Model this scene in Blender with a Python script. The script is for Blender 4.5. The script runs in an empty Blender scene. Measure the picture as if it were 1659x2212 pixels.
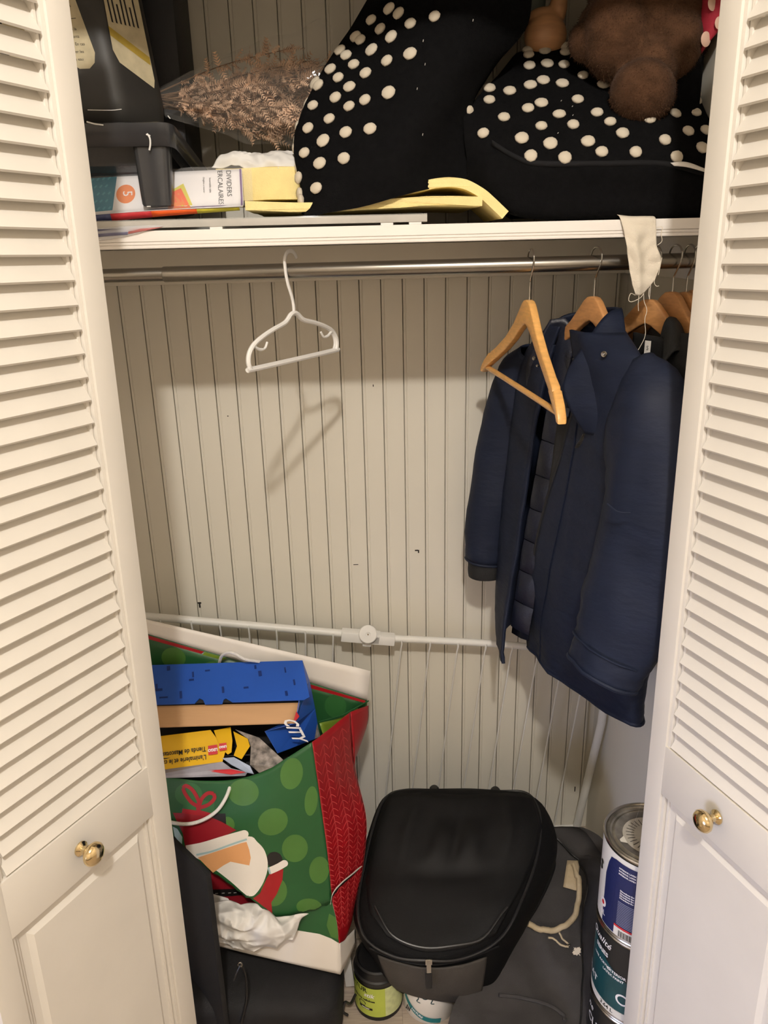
import bpy, bmesh, math, random
from math import sin, cos, pi, radians, sqrt
from mathutils import Vector as V, Matrix, noise as NZ
from mathutils.geometry import tessellate_polygon

S = bpy.context.scene
COL = S.collection
random.seed(7)

# ------------------------------------------------------------------ camera
F_PX, PITCH, ROLL, YAW, EYE = 1661.0, 0.33298, 0.02437, 0.03000, 1.58
cam_d = bpy.data.cameras.new('camera')
cam = bpy.data.objects.new('camera', cam_d)
COL.objects.link(cam)
_f = V((sin(YAW) * cos(PITCH), cos(YAW) * cos(PITCH), -sin(PITCH)))
_r = V((cos(YAW), -sin(YAW), 0))
_d = _f.cross(_r)
_r2 = cos(ROLL) * _r + sin(ROLL) * _d
_d2 = -sin(ROLL) * _r + cos(ROLL) * _d
cam.matrix_world = Matrix(((_r2.x, -_d2.x, -_f.x, 0), (_r2.y, -_d2.y, -_f.y, 0), (_r2.z, -_d2.z, -_f.z, EYE), (0, 0, 0, 1)))
cam_d.sensor_fit = 'HORIZONTAL'
cam_d.sensor_width = 36.0
cam_d.lens = 36.0 * F_PX / 1659.0
cam_d.clip_start = 0.05
S.camera = cam

# ------------------------------------------------------------------ world, lamps, exposure
w = bpy.data.worlds.new('world')
S.world = w
w.use_nodes = True
w.node_tree.nodes['Background'].inputs[0].default_value = (1.0, 0.95, 0.9, 1)
w.node_tree.nodes['Background'].inputs[1].default_value = 0.10


def lamp(name, kind, loc, energy, color, size=0.1, rot=(0, 0, 0), size_y=None):
    d = bpy.data.lights.new(name, kind)
    d.energy = energy
    d.color = color
    if kind == 'AREA':
        d.shape = 'DISK' if size_y is None else 'RECTANGLE'
        d.size = size
        if size_y:
            d.size_y = size_y
    else:
        d.shadow_soft_size = size
    o = bpy.data.objects.new(name, d)
    o.location = loc
    o.rotation_euler = rot
    COL.objects.link(o)
    return o


lamp('ceiling_lamp', 'POINT', (0.0, -0.70, 2.80), 133, (1.0, 0.94, 0.865), 0.05)
day = lamp('window_daylight', 'AREA', (-1.62, -0.55, 0.60), 2.4, (0.50, 0.62, 1.0), 0.7, (0, radians(-87), radians(33)), 0.8)
day.data.spread = radians(48)
S.view_settings.view_transform = 'Standard'
S.view_settings.look = 'None'
S.view_settings.gamma = 1.0
S.view_settings.use_curve_mapping = False
S.view_settings.exposure = 0.0
try:
    S.cycles.max_bounces = 10
    S.cycles.diffuse_bounces = 5
    S.cycles.transparent_max_bounces = 16
    S.cycles.sample_clamp_indirect = 6
    S.cycles.caustics_reflective = False
    S.cycles.caustics_refractive = False
    S.cycles.use_denoising = True
except Exception:
    pass


# ------------------------------------------------------------------ materials
def srgb(c):
    return tuple((x / 255 / 12.92 if x / 255 <= 0.04045 else ((x / 255 + 0.055) / 1.055) ** 2.4) for x in c)


def mat(name, rgb, rough=0.5, metal=0.0, var=0.0, vscale=20.0, bump=0.0, bscale=200.0, stretch=None, spec=None, coat=0.0, sheen=0.0, trans=0.0, alpha=1.0, ior=None):
    """principled material; var mottles the colour, bump adds fine relief. rgb in 0..255 sRGB"""
    m = bpy.data.materials.new(name)
    m.use_nodes = True
    nt = m.node_tree
    b = nt.nodes['Principled BSDF']
    col = srgb(rgb)
    b.inputs['Base Color'].default_value = (*col, 1)
    b.inputs['Roughness'].default_value = rough
    b.inputs['Metallic'].default_value = metal
    if spec is not None:
        b.inputs['Specular IOR Level'].default_value = spec
    b.inputs['Coat Weight'].default_value = coat
    b.inputs['Sheen Weight'].default_value = sheen
    b.inputs['Transmission Weight'].default_value = trans
    b.inputs['Alpha'].default_value = alpha
    if ior:
        b.inputs['IOR'].default_value = ior
    if var or bump:
        tc = nt.nodes.new('ShaderNodeTexCoord')
        mp = nt.nodes.new('ShaderNodeMapping')
        nt.links.new(tc.outputs['Object'], mp.inputs[0])
        if stretch:
            mp.inputs['Scale'].default_value = stretch
    if var:
        n = nt.nodes.new('ShaderNodeTexNoise')
        n.inputs['Scale'].default_value = vscale
        n.inputs['Detail'].default_value = 5
        nt.links.new(mp.outputs[0], n.inputs['Vector'])
        r = nt.nodes.new('ShaderNodeValToRGB')
        r.color_ramp.elements[0].position = 0.3
        r.color_ramp.elements[1].position = 0.7
        r.color_ramp.elements[0].color = (*[x * (1 - var) for x in col], 1)
        r.color_ramp.elements[1].color = (*[min(1, x * (1 + var)) for x in col], 1)
        nt.links.new(n.outputs['Fac'], r.inputs[0])
        nt.links.new(r.outputs[0], b.inputs['Base Color'])
    if bump:
        n2 = nt.nodes.new('ShaderNodeTexNoise')
        n2.inputs['Scale'].default_value = bscale
        n2.inputs['Detail'].default_value = 3
        nt.links.new(mp.outputs[0], n2.inputs['Vector'])
        bp = nt.nodes.new('ShaderNodeBump')
        bp.inputs['Strength'].default_value = bump
        bp.inputs['Distance'].default_value = 0.002
        nt.links.new(n2.outputs['Fac'], bp.inputs['Height'])
        nt.links.new(bp.outputs[0], b.inputs['Normal'])
    return m


PAINT = mat('door_paint', (221, 216, 207), 0.42, var=0.03, vscale=9, bump=0.04, bscale=40)
WALLP = mat('wall_paint', (217, 212, 199), 0.55, var=0.03, vscale=4, bump=0.08, bscale=80)
SHELFP = mat('shelf_paint', (238, 233, 227), 0.45, var=0.03, vscale=12, bump=0.1, bscale=70, stretch=(0.4, 3, 3))
ROOMW = mat('room_wall_paint', (234, 226, 214), 0.7, var=0.02)
CEIL = mat('ceiling_paint', (236, 230, 220), 0.8, var=0.02)
STEEL = mat('brushed_steel', (150, 146, 138), 0.27, 1.0, var=0.10, vscale=30, stretch=(0.2, 6, 6))
CHROME = mat('hook_steel', (190, 188, 182), 0.18, 1.0, var=0.03)
BRASS = mat('polished_brass', (228, 206, 160), 0.14, 1.0, var=0.05, vscale=60)
WHITEPL = mat('white_plastic', (232, 231, 228), 0.35, var=0.02, vscale=40)
WHITEMET = mat('white_coated_metal', (228, 227, 222), 0.4, var=0.02, vscale=30)
BEECH = mat('beech_wood', (222, 168, 98), 0.34, var=0.14, vscale=18, bump=0.08, bscale=90, stretch=(3, 3, 12), coat=0.25)
BEECHD = mat('beech_wood_dark', (186, 134, 84), 0.38, var=0.16, vscale=18, bump=0.08, bscale=90, stretch=(3, 3, 12), coat=0.2)


# ------------------------------------------------------------------ object helpers
def tag(o, label=None, cat=None, group=None, kind=None):
    if label:
        o['label'] = label
    if cat:
        o['category'] = cat
    if group:
        o['group'] = group
    if kind:
        o['kind'] = kind
    return o


def thing(name, label, cat, loc, group=None):
    o = bpy.data.objects.new(name, None)
    o.location = loc
    o.empty_display_size = 0.05
    COL.objects.link(o)
    return tag(o, label, cat, group)


def origin(p):
    t = V((0, 0, 0))
    while p is not None:
        t += p.location
        p = p.parent
    return t


def link(name, me, m, parent=None, local=False):
    """one mesh object; geometry is given in world metres and moved into its parent's space"""
    if m is not None and not me.materials:
        for x in (m if isinstance(m, (list, tuple)) else [m]):
            me.materials.append(x)
    o = bpy.data.objects.new(name, me)
    COL.objects.link(o)
    if parent is not None:
        if not local:
            me.transform(Matrix.Translation(-origin(parent)))
        o.parent = parent
    return o


def fin(name, bm, m, parent=None, smooth=True, ang=38, local=False, loc=None):
    bmesh.ops.recalc_face_normals(bm, faces=bm.faces)
    me = bpy.data.meshes.new(name)
    bm.to_mesh(me)
    bm.free()
    if smooth:
        for p in me.polygons:
            p.use_smooth = True
        try:
            me.set_sharp_from_angle(angle=radians(ang))
        except Exception:
            pass
    if parent is None and loc is not None:
        me.transform(Matrix.Translation(-V(loc)))
        o = link(name, me, m)
        o.location = loc
        return o
    return link(name, me, m, parent, local)


def box(bm, lo, hi, bev=0.0, M=None):
    vs = [bm.verts.new((x, y, z)) for z in (lo[2], hi[2]) for y in (lo[1], hi[1]) for x in (lo[0], hi[0])]
    fs = [bm.faces.new([vs[i] for i in q]) for q in ((0, 2, 3, 1), (4, 5, 7, 6), (0, 1, 5, 4), (2, 6, 7, 3), (0, 4, 6, 2), (1, 3, 7, 5))]
    if bev:
        es = list({e for f in fs for e in f.edges})
        r = bmesh.ops.bevel(bm, geom=es, offset=bev, segments=2, affect='EDGES', profile=0.6)
        vs = list({v for f in r['faces'] for v in f.verts} | {v for v in vs if v.is_valid})
    if M is not None:
        for v in vs:
            v.co = M @ v.co
    return vs


def tube(bm, path, rad, n=8, cap=True, closed=False, flat=None):
    """round tube along points; rad a number or a list; flat=(axis, factor) squashes the section along a direction"""
    P = [V(p) for p in path]
    k = len(P)
    R = rad if isinstance(rad, (list, tuple)) else [rad] * k
    up = None
    rings = []
    for i in range(k):
        if closed:
            t = (P[(i + 1) % k] - P[i - 1]).normalized()
        else:
            t = (P[min(i + 1, k - 1)] - P[max(i - 1, 0)]).normalized()
        if up is None:
            a = V((0, 0, 1)) if abs(t.z) < 0.9 else V((1, 0, 0))
            up = (a - t * a.dot(t)).normalized()
        else:
            up = (up - t * up.dot(t)).normalized()
        s = t.cross(up)
        ring = []
        for j in range(n):
            th = 2 * pi * j / n
            o = (up * cos(th) + s * sin(th)) * R[i]
            if flat:
                ax = V(flat[0]).normalized()
                o = o - ax * o.dot(ax) * (1 - flat[1])
            ring.append(bm.verts.new(P[i] + o))
        rings.append(ring)
    m = k if closed else k - 1
    for i in range(m):
        a, b = rings[i], rings[(i + 1) % k]
        for j in range(n):
            bm.faces.new((a[j], a[(j + 1) % n], b[(j + 1) % n], b[j]))
    if cap and not closed:
        bm.faces.new(rings[0][::-1])
        bm.faces.new(rings[-1])


def lathe(bm, prof, n=32, M=None):
    rings = []
    for r, z in prof:
        if r < 1e-6:
            rings.append([bm.verts.new((0, 0, z))])
        else:
            rings.append([bm.verts.new((r * cos(2 * pi * j / n), r * sin(2 * pi * j / n), z)) for j in range(n)])
    for a, b in zip(rings, rings[1:]):
        for j in range(n):
            k = (j + 1) % n
            if len(a) == 1 and len(b) == 1:
                continue
            if len(a) == 1:
                bm.faces.new((a[0], b[k], b[j]))
            elif len(b) == 1:
                bm.faces.new((a[j], a[k], b[0]))
            else:
                bm.faces.new((a[j], a[k], b[k], b[j]))
    if M is not None:
        for r in rings:
            for v in r:
                v.co = M @ v.co


def cat(a, b, c, d, t):
    return 0.5 * ((2 * b) + (c - a) * t + (2 * a - 5 * b + 4 * c - d) * t * t + (3 * b - a - 3 * c + d) * t ** 3)


def spline(P, n, closed=False):
    """Catmull-Rom through the points, n steps per span"""
    P = [V(p) for p in P]
    k = len(P)
    out = []
    for i in range(k if closed else k - 1):
        g = (lambda j: P[j % k]) if closed else (lambda j: P[min(max(j, 0), k - 1)])
        a, b, c, d = g(i - 1), g(i), g(i + 1), g(i + 2)
        if not closed:
            if i == 0:
                a = 2 * b - c
            if i == k - 2:
                d = 2 * c - b
        for s in range(n):
            out.append(cat(a, b, c, d, s / n))
    if not closed:
        out.append(P[-1])
    return out


def surf(rows, nu, nv, closed=False):
    """smooth sheet through rows of control points: returns a grid of points"""
    g = [spline(r, nu, closed) for r in rows]
    cols = [spline([g[i][j] for i in range(len(g))], nv) for j in range(len(g[0]))]
    return [[cols[j][i] for j in range(len(cols))] for i in range(len(cols[0]))]


def grid(bm, G, closed=False, f=None):
    vs = [[bm.verts.new(f(p, i / max(1, len(G) - 1), j / max(1, len(r) - 1)) if f else p) for j, p in enumerate(r)] for i, r in enumerate(G)]
    for i in range(len(G) - 1):
        m = len(G[0])
        for j in range(m if closed else m - 1):
            k = (j + 1) % m
            bm.faces.new((vs[i][j], vs[i][k], vs[i + 1][k], vs[i + 1][j]))
    return vs


def solid(o, t, off=0.0):
    m = o.modifiers.new('thickness', 'SOLIDIFY')
    m.thickness = t
    m.offset = off
    return o


def subd(o, n=1):
    m = o.modifiers.new('smooth', 'SUBSURF')
    m.levels = m.render_levels = n
    return o


def copy(o, parent=None, loc=None, rot=None):
    c = o.copy()
    COL.objects.link(c)
    if parent is not None:
        c.parent = parent
    if loc is not None:
        c.location = loc
    if rot is not None:
        c.rotation_euler = rot
    return c


def copy_tree(o, parent=None):
    c = copy(o, parent)
    for ch in list(o.children):
        copy_tree(ch, c)
    return c


_FONT = None


def text_bm(body, size, align='CENTER', bold=0.0, italic=0.0):
    """flat lettering as a bmesh in the XY plane"""
    cu = bpy.data.curves.new('lettering', 'FONT')
    cu.body = body
    cu.size = size
    cu.align_x = align
    cu.align_y = 'CENTER'
    cu.offset = bold
    cu.shear = italic
    cu.resolution_u = 2
    o = bpy.data.objects.new('lettering', cu)
    me = bpy.data.meshes.new_from_object(o)
    bm = bmesh.new()
    bm.from_mesh(me)
    bpy.data.objects.remove(o)
    bpy.data.meshes.remove(me)
    bpy.data.curves.remove(cu)
    return bm


def poly_bm(pts, cell=None):
    """flat print outline -> bmesh in the XY plane, cut fine enough to follow a curved face"""
    bm = bmesh.new()
    vs = [bm.verts.new((p[0], p[1], 0)) for p in pts]
    bm.faces.new(vs)
    bmesh.ops.triangulate(bm, faces=bm.faces[:])
    if cell:
        for _ in range(7):
            es = [e for e in bm.edges if e.calc_length() > cell]
            if not es:
                break
            bmesh.ops.subdivide_edges(bm, edges=es, cuts=1)
            bmesh.ops.triangulate(bm, faces=bm.faces[:])
    return bm


def ell(cx, cy, rx, ry, n=28, rot=0.0, a0=0.0, a1=2 * pi):
    c, s = cos(rot), sin(rot)
    full = abs(a1 - a0 - 2 * pi) < 1e-6
    m = n if full else n + 1
    out = []
    for i in range(m):
        t = a0 + (a1 - a0) * i / n
        x, y = rx * cos(t), ry * sin(t)
        out.append((cx + x * c - y * s, cy + x * s + y * c))
    return out


def stroke(pts, wd, n=6, closed=False):
    """a flat band of width wd along a smooth 2-D line"""
    P = spline([(p[0], p[1], 0) for p in pts], n, closed)
    L, Rr = [], []
    for i, p in enumerate(P):
        t = (P[min(i + 1, len(P) - 1)] - P[max(i - 1, 0)]).normalized()
        nn = V((-t.y, t.x, 0)) * wd / 2
        L.append(p + nn)
        Rr.append(p - nn)
    return [(q.x, q.y) for q in L] + [(q.x, q.y) for q in reversed(Rr)]


def wrap(bm, f):
    for v in bm.verts:
        v.co = f(v.co.x, v.co.y)
    return bm


def frame(o, x, y):
    """plane mapping: origin o, axes x and y (unit vectors); returns f(u, v) -> point"""
    o, x, y = V(o), V(x), V(y)
    n = x.cross(y).normalized()
    return lambda u, v, h=0.0: o + x * u + y * v + n * h


def fbm(p, s, k=3):
    return NZ.fractal(V(p) * s, 1.0, 2.0, k)
# ------------------------------------------------------------------ the setting
def wall(name, lo, hi, m, bev=0):
    bm = bmesh.new()
    box(bm, lo, hi, bev)
    return tag(fin(name, bm, m, smooth=False), kind='structure')


CY, XL, XR = 1.75, -0.74, 0.607        # closet back plane, side walls
wall('wall_left', (XL - 0.10, 0.98, 0), (XL, 1.90, 2.90), WALLP)
wall('wall_right', (XR, 0.98, 0), (XR + 0.10, 1.90, 2.90), WALLP)
wb = wall('wall_back', (XL, CY + 0.012, 0), (XR, CY + 0.12, 2.90), WALLP)
wall('ceiling', (-2.0, -2.6, 2.90), (2.0, 1.90, 3.00), CEIL)
wall('wall_header', (XL, 1.045, 2.06), (XR, 1.12, 2.90), ROOMW)
wall('wall_front_left', (-2.0, 0.96, 0), (XL - 0.0, 1.08, 2.90), ROOMW)
wall('wall_front_right', (0.735, 0.96, 0), (2.0, 1.08, 2.90), ROOMW)
wall('wall_west', (-2.1, -2.6, 0), (-2.0, 1.08, 2.90), ROOMW)
wall('wall_east', (2.0, -2.6, 0), (2.1, 1.08, 2.90), ROOMW)
wall('wall_south', (-2.1, -2.7, 0), (2.1, -2.6, 2.90), ROOMW)

# beadboard: one plank between every two beads, each with its bead on the right edge
PITCH_B = 0.0475
prof = [(0, 0.0013), (0.0003, 0.0009), (0.0010, 0), (0.0389, 0), (0.0396, 0.0008), (0.0401, 0.0013), (0.0406, 0.0013), (0.0411, 0.0008), (0.0418, 0.0002), (0.0459, 0.0002), (0.0466, 0.0008), (0.0472, 0.0013), (0.0475, 0.0013)]
bm = bmesh.new()
for a, b in zip(prof, prof[1:]):
    bm.faces.new([bm.verts.new((a[0], a[1], 0)), bm.verts.new((b[0], b[1], 0)), bm.verts.new((b[0], b[1], 2.90)), bm.verts.new((a[0], a[1], 2.90))])
bmesh.ops.remove_doubles(bm, verts=bm.verts[:], dist=1e-5)
bmesh.ops.extrude_face_region(bm, geom=bm.faces[:])
for v in bm.verts[:len(prof) * 2]:
    v.co.y = 0.0118
pl0 = None
x0 = -0.513 - 0.0402
k0 = int((x0 - XL) / PITCH_B)
i = -k0
while x0 + i * PITCH_B + PITCH_B < XR + 0.001:
    if pl0 is None:
        pl0 = fin('plank', bm, WALLP, wb, ang=25, local=True)
        p = pl0
    else:
        p = copy(pl0, wb)
    p.location = (x0 + i * PITCH_B, CY, 0)
    i += 1
# scuffs and nicks on the boards
NICK = mat('dark_nick', (40, 34, 30), 0.8, var=0.2)
for (x, z, sx, sz) in ((0.130, 0.872, .004, .0016), (0.135, .869, .0016, .004), (-.412, .752, .0045, .002), (-.412, .745, .002, .006), (.035, 1.28, .001, .0025), (-.30, 1.22, .0015, .001), (.565, .14, .0014, .008), (.50, .50, .001, .001), (-.02, .84, .006, .0008)):
    bm = bmesh.new()
    box(bm, (x - sx, CY - .0006, z - sz), (x + sx, CY + .004, z + sz))
    fin('nick', bm, NICK, wb, smooth=False)

# ceiling-height cleat that carries the shelf (on the three walls)
wall('trim_1', (XL, CY - 0.019, 1.512), (XR, CY, 1.5845), WALLP, 0.002)
wall('trim_2', (XL, 1.33, 1.512), (XL + 0.018, CY - 0.019, 1.5845), WALLP, 0.002)
wall('trim_3', (XR - 0.018, 1.33, 1.512), (XR, CY - 0.019, 1.5845), WALLP, 0.002)

# floor of grey laminate planks
FLOORM = mat('laminate_plank', (166, 152, 138), 0.45, var=0.22, vscale=14, bump=0.1, bscale=60, stretch=(1.0, 16, 1))
fl = wall('floor', (-2.0, -2.6, -0.06), (2.0, 1.90, -0.008), mat('subfloor', (70, 60, 52), 0.9, var=0.1))
bm = bmesh.new()
box(bm, (-0.6, -0.062, -0.008), (0.6, 0.062, 0.0), 0.0012)
pk0 = fin('floor_plank', bm, FLOORM, fl, local=True, smooth=False)
first = True
y = 1.86
r = 0
while y > -1.2:
    for cx in (-1.8, -0.6, 0.6, 1.8):
        p = pk0 if first else copy(pk0, fl)
        first = False
        p.location = (cx + (0.43 * r) % 0.6 - 0.3, y, 0)
    y -= 0.1255
    r += 1


# ------------------------------------------------------------------ louvred bifold door leaves
def door(n, hinge, ang, lean, side, kx):
    """built in local space: x runs across the leaf from the closet-side edge, y is thickness (front face at 0), z up"""
    W, T, ST = 0.323, 0.029, 0.035
    root = bpy.data.objects.new('door_%d' % n, None)
    COL.objects.link(root)
    root.location = hinge
    root.rotation_euler = (0, lean, ang)
    tag(root, 'white louvred bifold closet door leaf with a brass knob, %s' % ('standing ajar beside the paper gift bag' if n == 1 else 'standing ajar beside the stacked paint cans'), 'door', kind='structure')
    sx = side

    def bx(bm, x0, x1, y0, y1, z0, z1, bev=0.0015):
        box(bm, (min(sx * x0, sx * x1), y0, z0), (max(sx * x0, sx * x1), y1, z1), bev)

    def put(name, bm, m=PAINT, par=root, **k):
        return fin(name, bm, m, par, local=True, **k)
    for x0, x1, ins in ((0, ST, ST), (W - ST, W, W - ST)):
        bm = bmesh.new()
        bx(bm, x0, x1, 0, T, 0.015, 2.03)
        # sticking: two fine beads run down the inside edge
        s = 1 if x0 == 0 else -1
        for k, (dx, wd, dy) in enumerate(((0.0, .006, .004), (.007, .005, .0085))):
            a = ins + s * dx
            bx(bm, a, a + s * wd, dy, T - .004, 0.10, 1.97, .0012)
        put('stile', bm, ang=30)
    zt, zb = 0.847, 0.760
    for z0, z1 in ((zb, zt), (0.015, 0.12), (1.95, 2.03)):
        bm = bmesh.new()
        bx(bm, ST - .002, W - ST + .002, 0.0005, T, z0, z1)
        put('rail', bm, ang=30)
    # slats, each its own piece
    P = 0.0291
    bm = bmesh.new()
    L0, L1 = ST + 0.010, W - ST - 0.010
    x0, x1 = sorted((sx * L0, sx * L1))
    vs = []
    t = 0.0056
    pr = [(0.0012, -0.0125), (0.0030, -0.0148), (0.0072, -0.0128), (0.0245, 0.0170), (0.0222, 0.0188), (0.0190, 0.0180)]
    n_ = len(pr)
    A = [bm.verts.new((x0, a, b)) for a, b in pr]
    B = [bm.verts.new((x1, a, b)) for a, b in pr]
    bm.faces.new(A)
    bm.faces.new(B[::-1])
    for i in range(n_):
        bm.faces.new((A[i], A[(i + 1) % n_], B[(i + 1) % n_], B[i]))
    s0 = put('slat', bm, ang=40)
    z = zt + 0.0165
    s0.location = (0, 0, z)
    while z + P < 1.945:
        z += P
        copy(s0, root, (0, 0, z), (random.uniform(-.02, .02), 0, 0))
    # raised panel below the lock rail
    bm = bmesh.new()
    a, b, c, d = ST + .004, W - ST - .004, 0.118, zb + 0.002
    bx(bm, a, b, .0115, .024, c, d, 0)
    ring = []
    for ins, yy in ((0.021, .0116), (0.0285, .0062), (0.030, .0062)):
        ring.append([(sx * (a + ins), yy, c + ins), (sx * (b - ins), yy, c + ins), (sx * (b - ins), yy, d - ins), (sx * (a + ins), yy, d - ins)])
    rv = [[bm.verts.new(p) for p in q] for q in ring]
    for q, s in zip(rv, rv[1:]):
        for i in range(4):
            bm.faces.new((q[i], q[(i + 1) % 4], s[(i + 1) % 4], s[i]))
    bm.faces.new(rv[-1])
    put('panel', bm, ang=20)
    # brass knob
    bm = bmesh.new()
    M = Matrix.Translation((sx * kx, 0.0005, 0.806)) @ Matrix.Rotation(radians(90), 4, 'X')
    lathe(bm, [(0, 0), (.0105, 0), (.0105, .002), (.0085, .0035), (.0055, .006), (.0048, .012), (.0065, .0155)], 24, M)
    kb = put('knob_base', bm, BRASS)
    bm = bmesh.new()
    lathe(bm, [(0, .0135), (.0055, .0140), (.0120, .0170), (.0160, .0220), (.0165, .0262), (.0140, .0305), (.0085, .0335), (0, .0345)], 32, M)
    put('knob', bm, BRASS, kb)
    return root


def door_at(n, ex, ey, dx, dy, side, lean, kx):
    ang = math.atan2(dy * side, dx * side)
    # lean shifts the leaf sideways with height; anchor at eye height
    door(n, (ex - math.tan(lean) * EYE, ey, 0), ang, lean, side, kx)


door_at(1, -0.3010, 1.0, -0.4817, -0.8763, -1, 0.0155, 0.170)
door_at(2, 0.4225, 1.0, 0.2980, -0.9546, 1, -0.0135, 0.150)
# ------------------------------------------------------------------ shelf and rod
sh = thing('closet_shelf', 'white painted closet shelf with grooved front edge under the cushions', 'shelf', (-0.05, 1.5, 1.585))
bm = bmesh.new()
box(bm, (XL + .001, 1.308, 1.5855), (XR - .001, CY - .001, 1.611), 0.0008)
fin('shelf_board', bm, SHELFP, sh, smooth=False)
bm = bmesh.new()
pr = [(1.3078, 1.5845), (1.3010, 1.5845), (1.3002, 1.5860), (1.3002, 1.5885), (1.3022, 1.5892), (1.3022, 1.5900), (1.3000, 1.5908), (1.3000, 1.5938), (1.3020, 1.5945), (1.2996, 1.5954), (1.2996, 1.6100), (1.3006, 1.6112), (1.3078, 1.6112)]
A = [bm.verts.new((XL + .001, a, b)) for a, b in pr]
B = [bm.verts.new((XR - .001, a, b)) for a, b in pr]
bm.faces.new(A)
bm.faces.new(B[::-1])
for i in range(len(pr)):
    j = (i + 1) % len(pr)
    bm.faces.new((A[i], A[j], B[j], B[i]))
fin('edge_moulding', bm, SHELFP, sh, smooth=False)

RY, RZ = 1.36, 1.5435
rod = thing('closet_rod', 'telescoping steel closet rod running under the white shelf', 'rod', (-0.05, RY, RZ))
bm = bmesh.new()
tube(bm, [(XL + .002, RY, RZ), (-.30, RY, RZ)], .0112, 24)
fin('inner_tube', bm, STEEL, rod)
bm = bmesh.new()
tube(bm, [(-.319, RY, RZ), (-.3175, RY, RZ), (XR - .008, RY, RZ + .001)], [.0119, .0127, .0127], 24)
fin('outer_tube', bm, STEEL, rod)
for x in (XL + .001, XR - .009):
    bm = bmesh.new()
    lathe(bm, [(0, 0), (.026, 0), (.026, .004), (.018, .008), (0, .008)], 24, Matrix.Translation((x, RY, RZ)) @ Matrix.Rotation(radians(90), 4, 'Y'))
    fin('rod_flange', bm, STEEL, rod)

# ------------------------------------------------------------------ white metal guard rail leaning on the back wall
rail = thing('bed_guard_rail', 'white metal guard rail with thin upright wires leaning on the back wall', 'rail', (0.05, 1.72, 0))


def ry(z):
    return 1.728 - .065 * z


bm = bmesh.new()
tube(bm, [(-.60, ry(.765), .7665), (-.055, ry(.687), .687)], .0095, 16)
fin('top_bar', bm, WHITEMET, rail)
bm = bmesh.new()
tube(bm, spline([(.055, ry(.668), .6685), (.33, ry(.639), .639), (.56, 1.665, .612), (.588, 1.645, .59), (.592, 1.645, .52)], 6), .0088, 16)
fin('top_bar', bm, WHITEMET, rail)
bm = bmesh.new()
tube(bm, [(.592, 1.645, .52), (.591, 1.655, .42), (.573, 1.732, .038), (.572, 1.735, .02)], .0105, 16)
po = fin('side_post', bm, WHITEMET, rail)
bm = bmesh.new()
tube(bm, [(.5725, 1.7345, .026), (.572, 1.736, .012)], .0118, 16)
fin('post_cap', bm, WHITEPL, po)
bm = bmesh.new()
tube(bm, [(-.60, 1.736, .02), (.570, 1.736, .02)], .009, 12)
fin('bottom_bar', bm, WHITEMET, rail)
# hinge joint
J = frame((.004, ry(.677) - .002, .676), V((.99, 0, -.135)).normalized(), V((.135, -.02, .99)).normalized())
jb = None
bm = bmesh.new()
for u0, u1, v0, v1 in ((-.066, .030, -.013, .013), (.0, .066, -.0135, .0105)):
    vs = box(bm, (u0, v0, -.0135), (u1, v1, .0135), .003)
    for v in vs:
        v.co = J(v.co.x, v.co.y, -v.co.z)
jb = fin('hinge_sleeve', bm, WHITEPL, rail)
bm = bmesh.new()
Mj = Matrix.Translation(V(J(-.002, .014, .010))) @ Matrix.Rotation(radians(90), 4, 'X') @ Matrix.Rotation(radians(-16), 4, 'X')
lathe(bm, [(0, 0), (.0215, 0), (.0225, .002), (.0225, .008), (.0205, .010), (.006, .0105), (.0045, .0085), (0, .0085)], 32, Mj)
fin('hinge_disc', bm, WHITEPL, jb)
bm = bmesh.new()
lathe(bm, [(0, 0), (.0022, 0), (.0022, .0012), (0, .0012)], 12, Mj @ Matrix.Translation((0, 0, .0085)))
fin('hinge_rivet', bm, STEEL, jb)
bm = bmesh.new()
vs = box(bm, (-.012, -.024, -.008), (.010, -.012, .006), .003)
for v in vs:
    v.co = J(v.co.x, v.co.y, -v.co.z)
fin('release_tab', bm, WHITEPL, jb)
tops = [(-.49, .748, -.487), (-.418, .738, -.43), (-.351, .727, -.365), (-.283, .717, -.30), (-.217, .707, -.24), (-.148, .697, -.18), (-.081, .687, -.12), (.086, .660, .021), (.156, .653, .092), (.225, .646, .163), (.294, .639, .232), (.360, .632, .302), (.427, .626, .370), (.492, .619, .440), (.553, .612, .504)]
for x, z, xb in tops:
    bm = bmesh.new()
    tube(bm, [(x, ry(z) - .0095, z + .006), (x, ry(z) - .0105, z - .004), (x + (xb - x) * .03, ry(z) - .004, z - .02), (xb, 1.727, .02)], .0021, 6)
    fin('wire', bm, WHITEMET, rail)


# ------------------------------------------------------------------ hangers
def hook_path(top_r=.0155, stem=.03, side=1):
    """a hanger hook in local space: x along the rod's perpendicular, origin on the rod's axis"""
    pts = []
    for i in range(13):
        t = radians(-62 + i * (62 + 178) / 12)
        pts.append((cos(t) * top_r * -side, 0, sin(t) * top_r))
    pts = [(a, b, c) for a, b, c in pts]
    return pts


def rot_put(bm, rz, loc, tilt=0.0, roll=0.0):
    M = Matrix.Translation(loc) @ Matrix.Rotation(rz, 4, 'Z') @ Matrix.Rotation(tilt, 4, 'Y') @ Matrix.Rotation(roll, 4, 'X')
    bmesh.ops.transform(bm, matrix=M, verts=bm.verts)
    return bm


def hook_bm(r, drop, wire, bend=.006):
    """steel hook, local: x across the rod, top of the crook rests on the rod at the origin"""
    bm = bmesh.new()
    pts = []
    for i in range(14):
        t = radians(205 - i * 205 / 13)
        pts.append((cos(t) * r, 0, sin(t) * r))
    pts += [(r * .93, 0, -r * .55), (r * .55, 0, -r * 1.25), (bend * .4, 0, -r * 1.9), (0, 0, -r * 2.3), (0, 0, -drop)]
    tube(bm, spline(pts, 2), wire, 8)
    return bm


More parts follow.
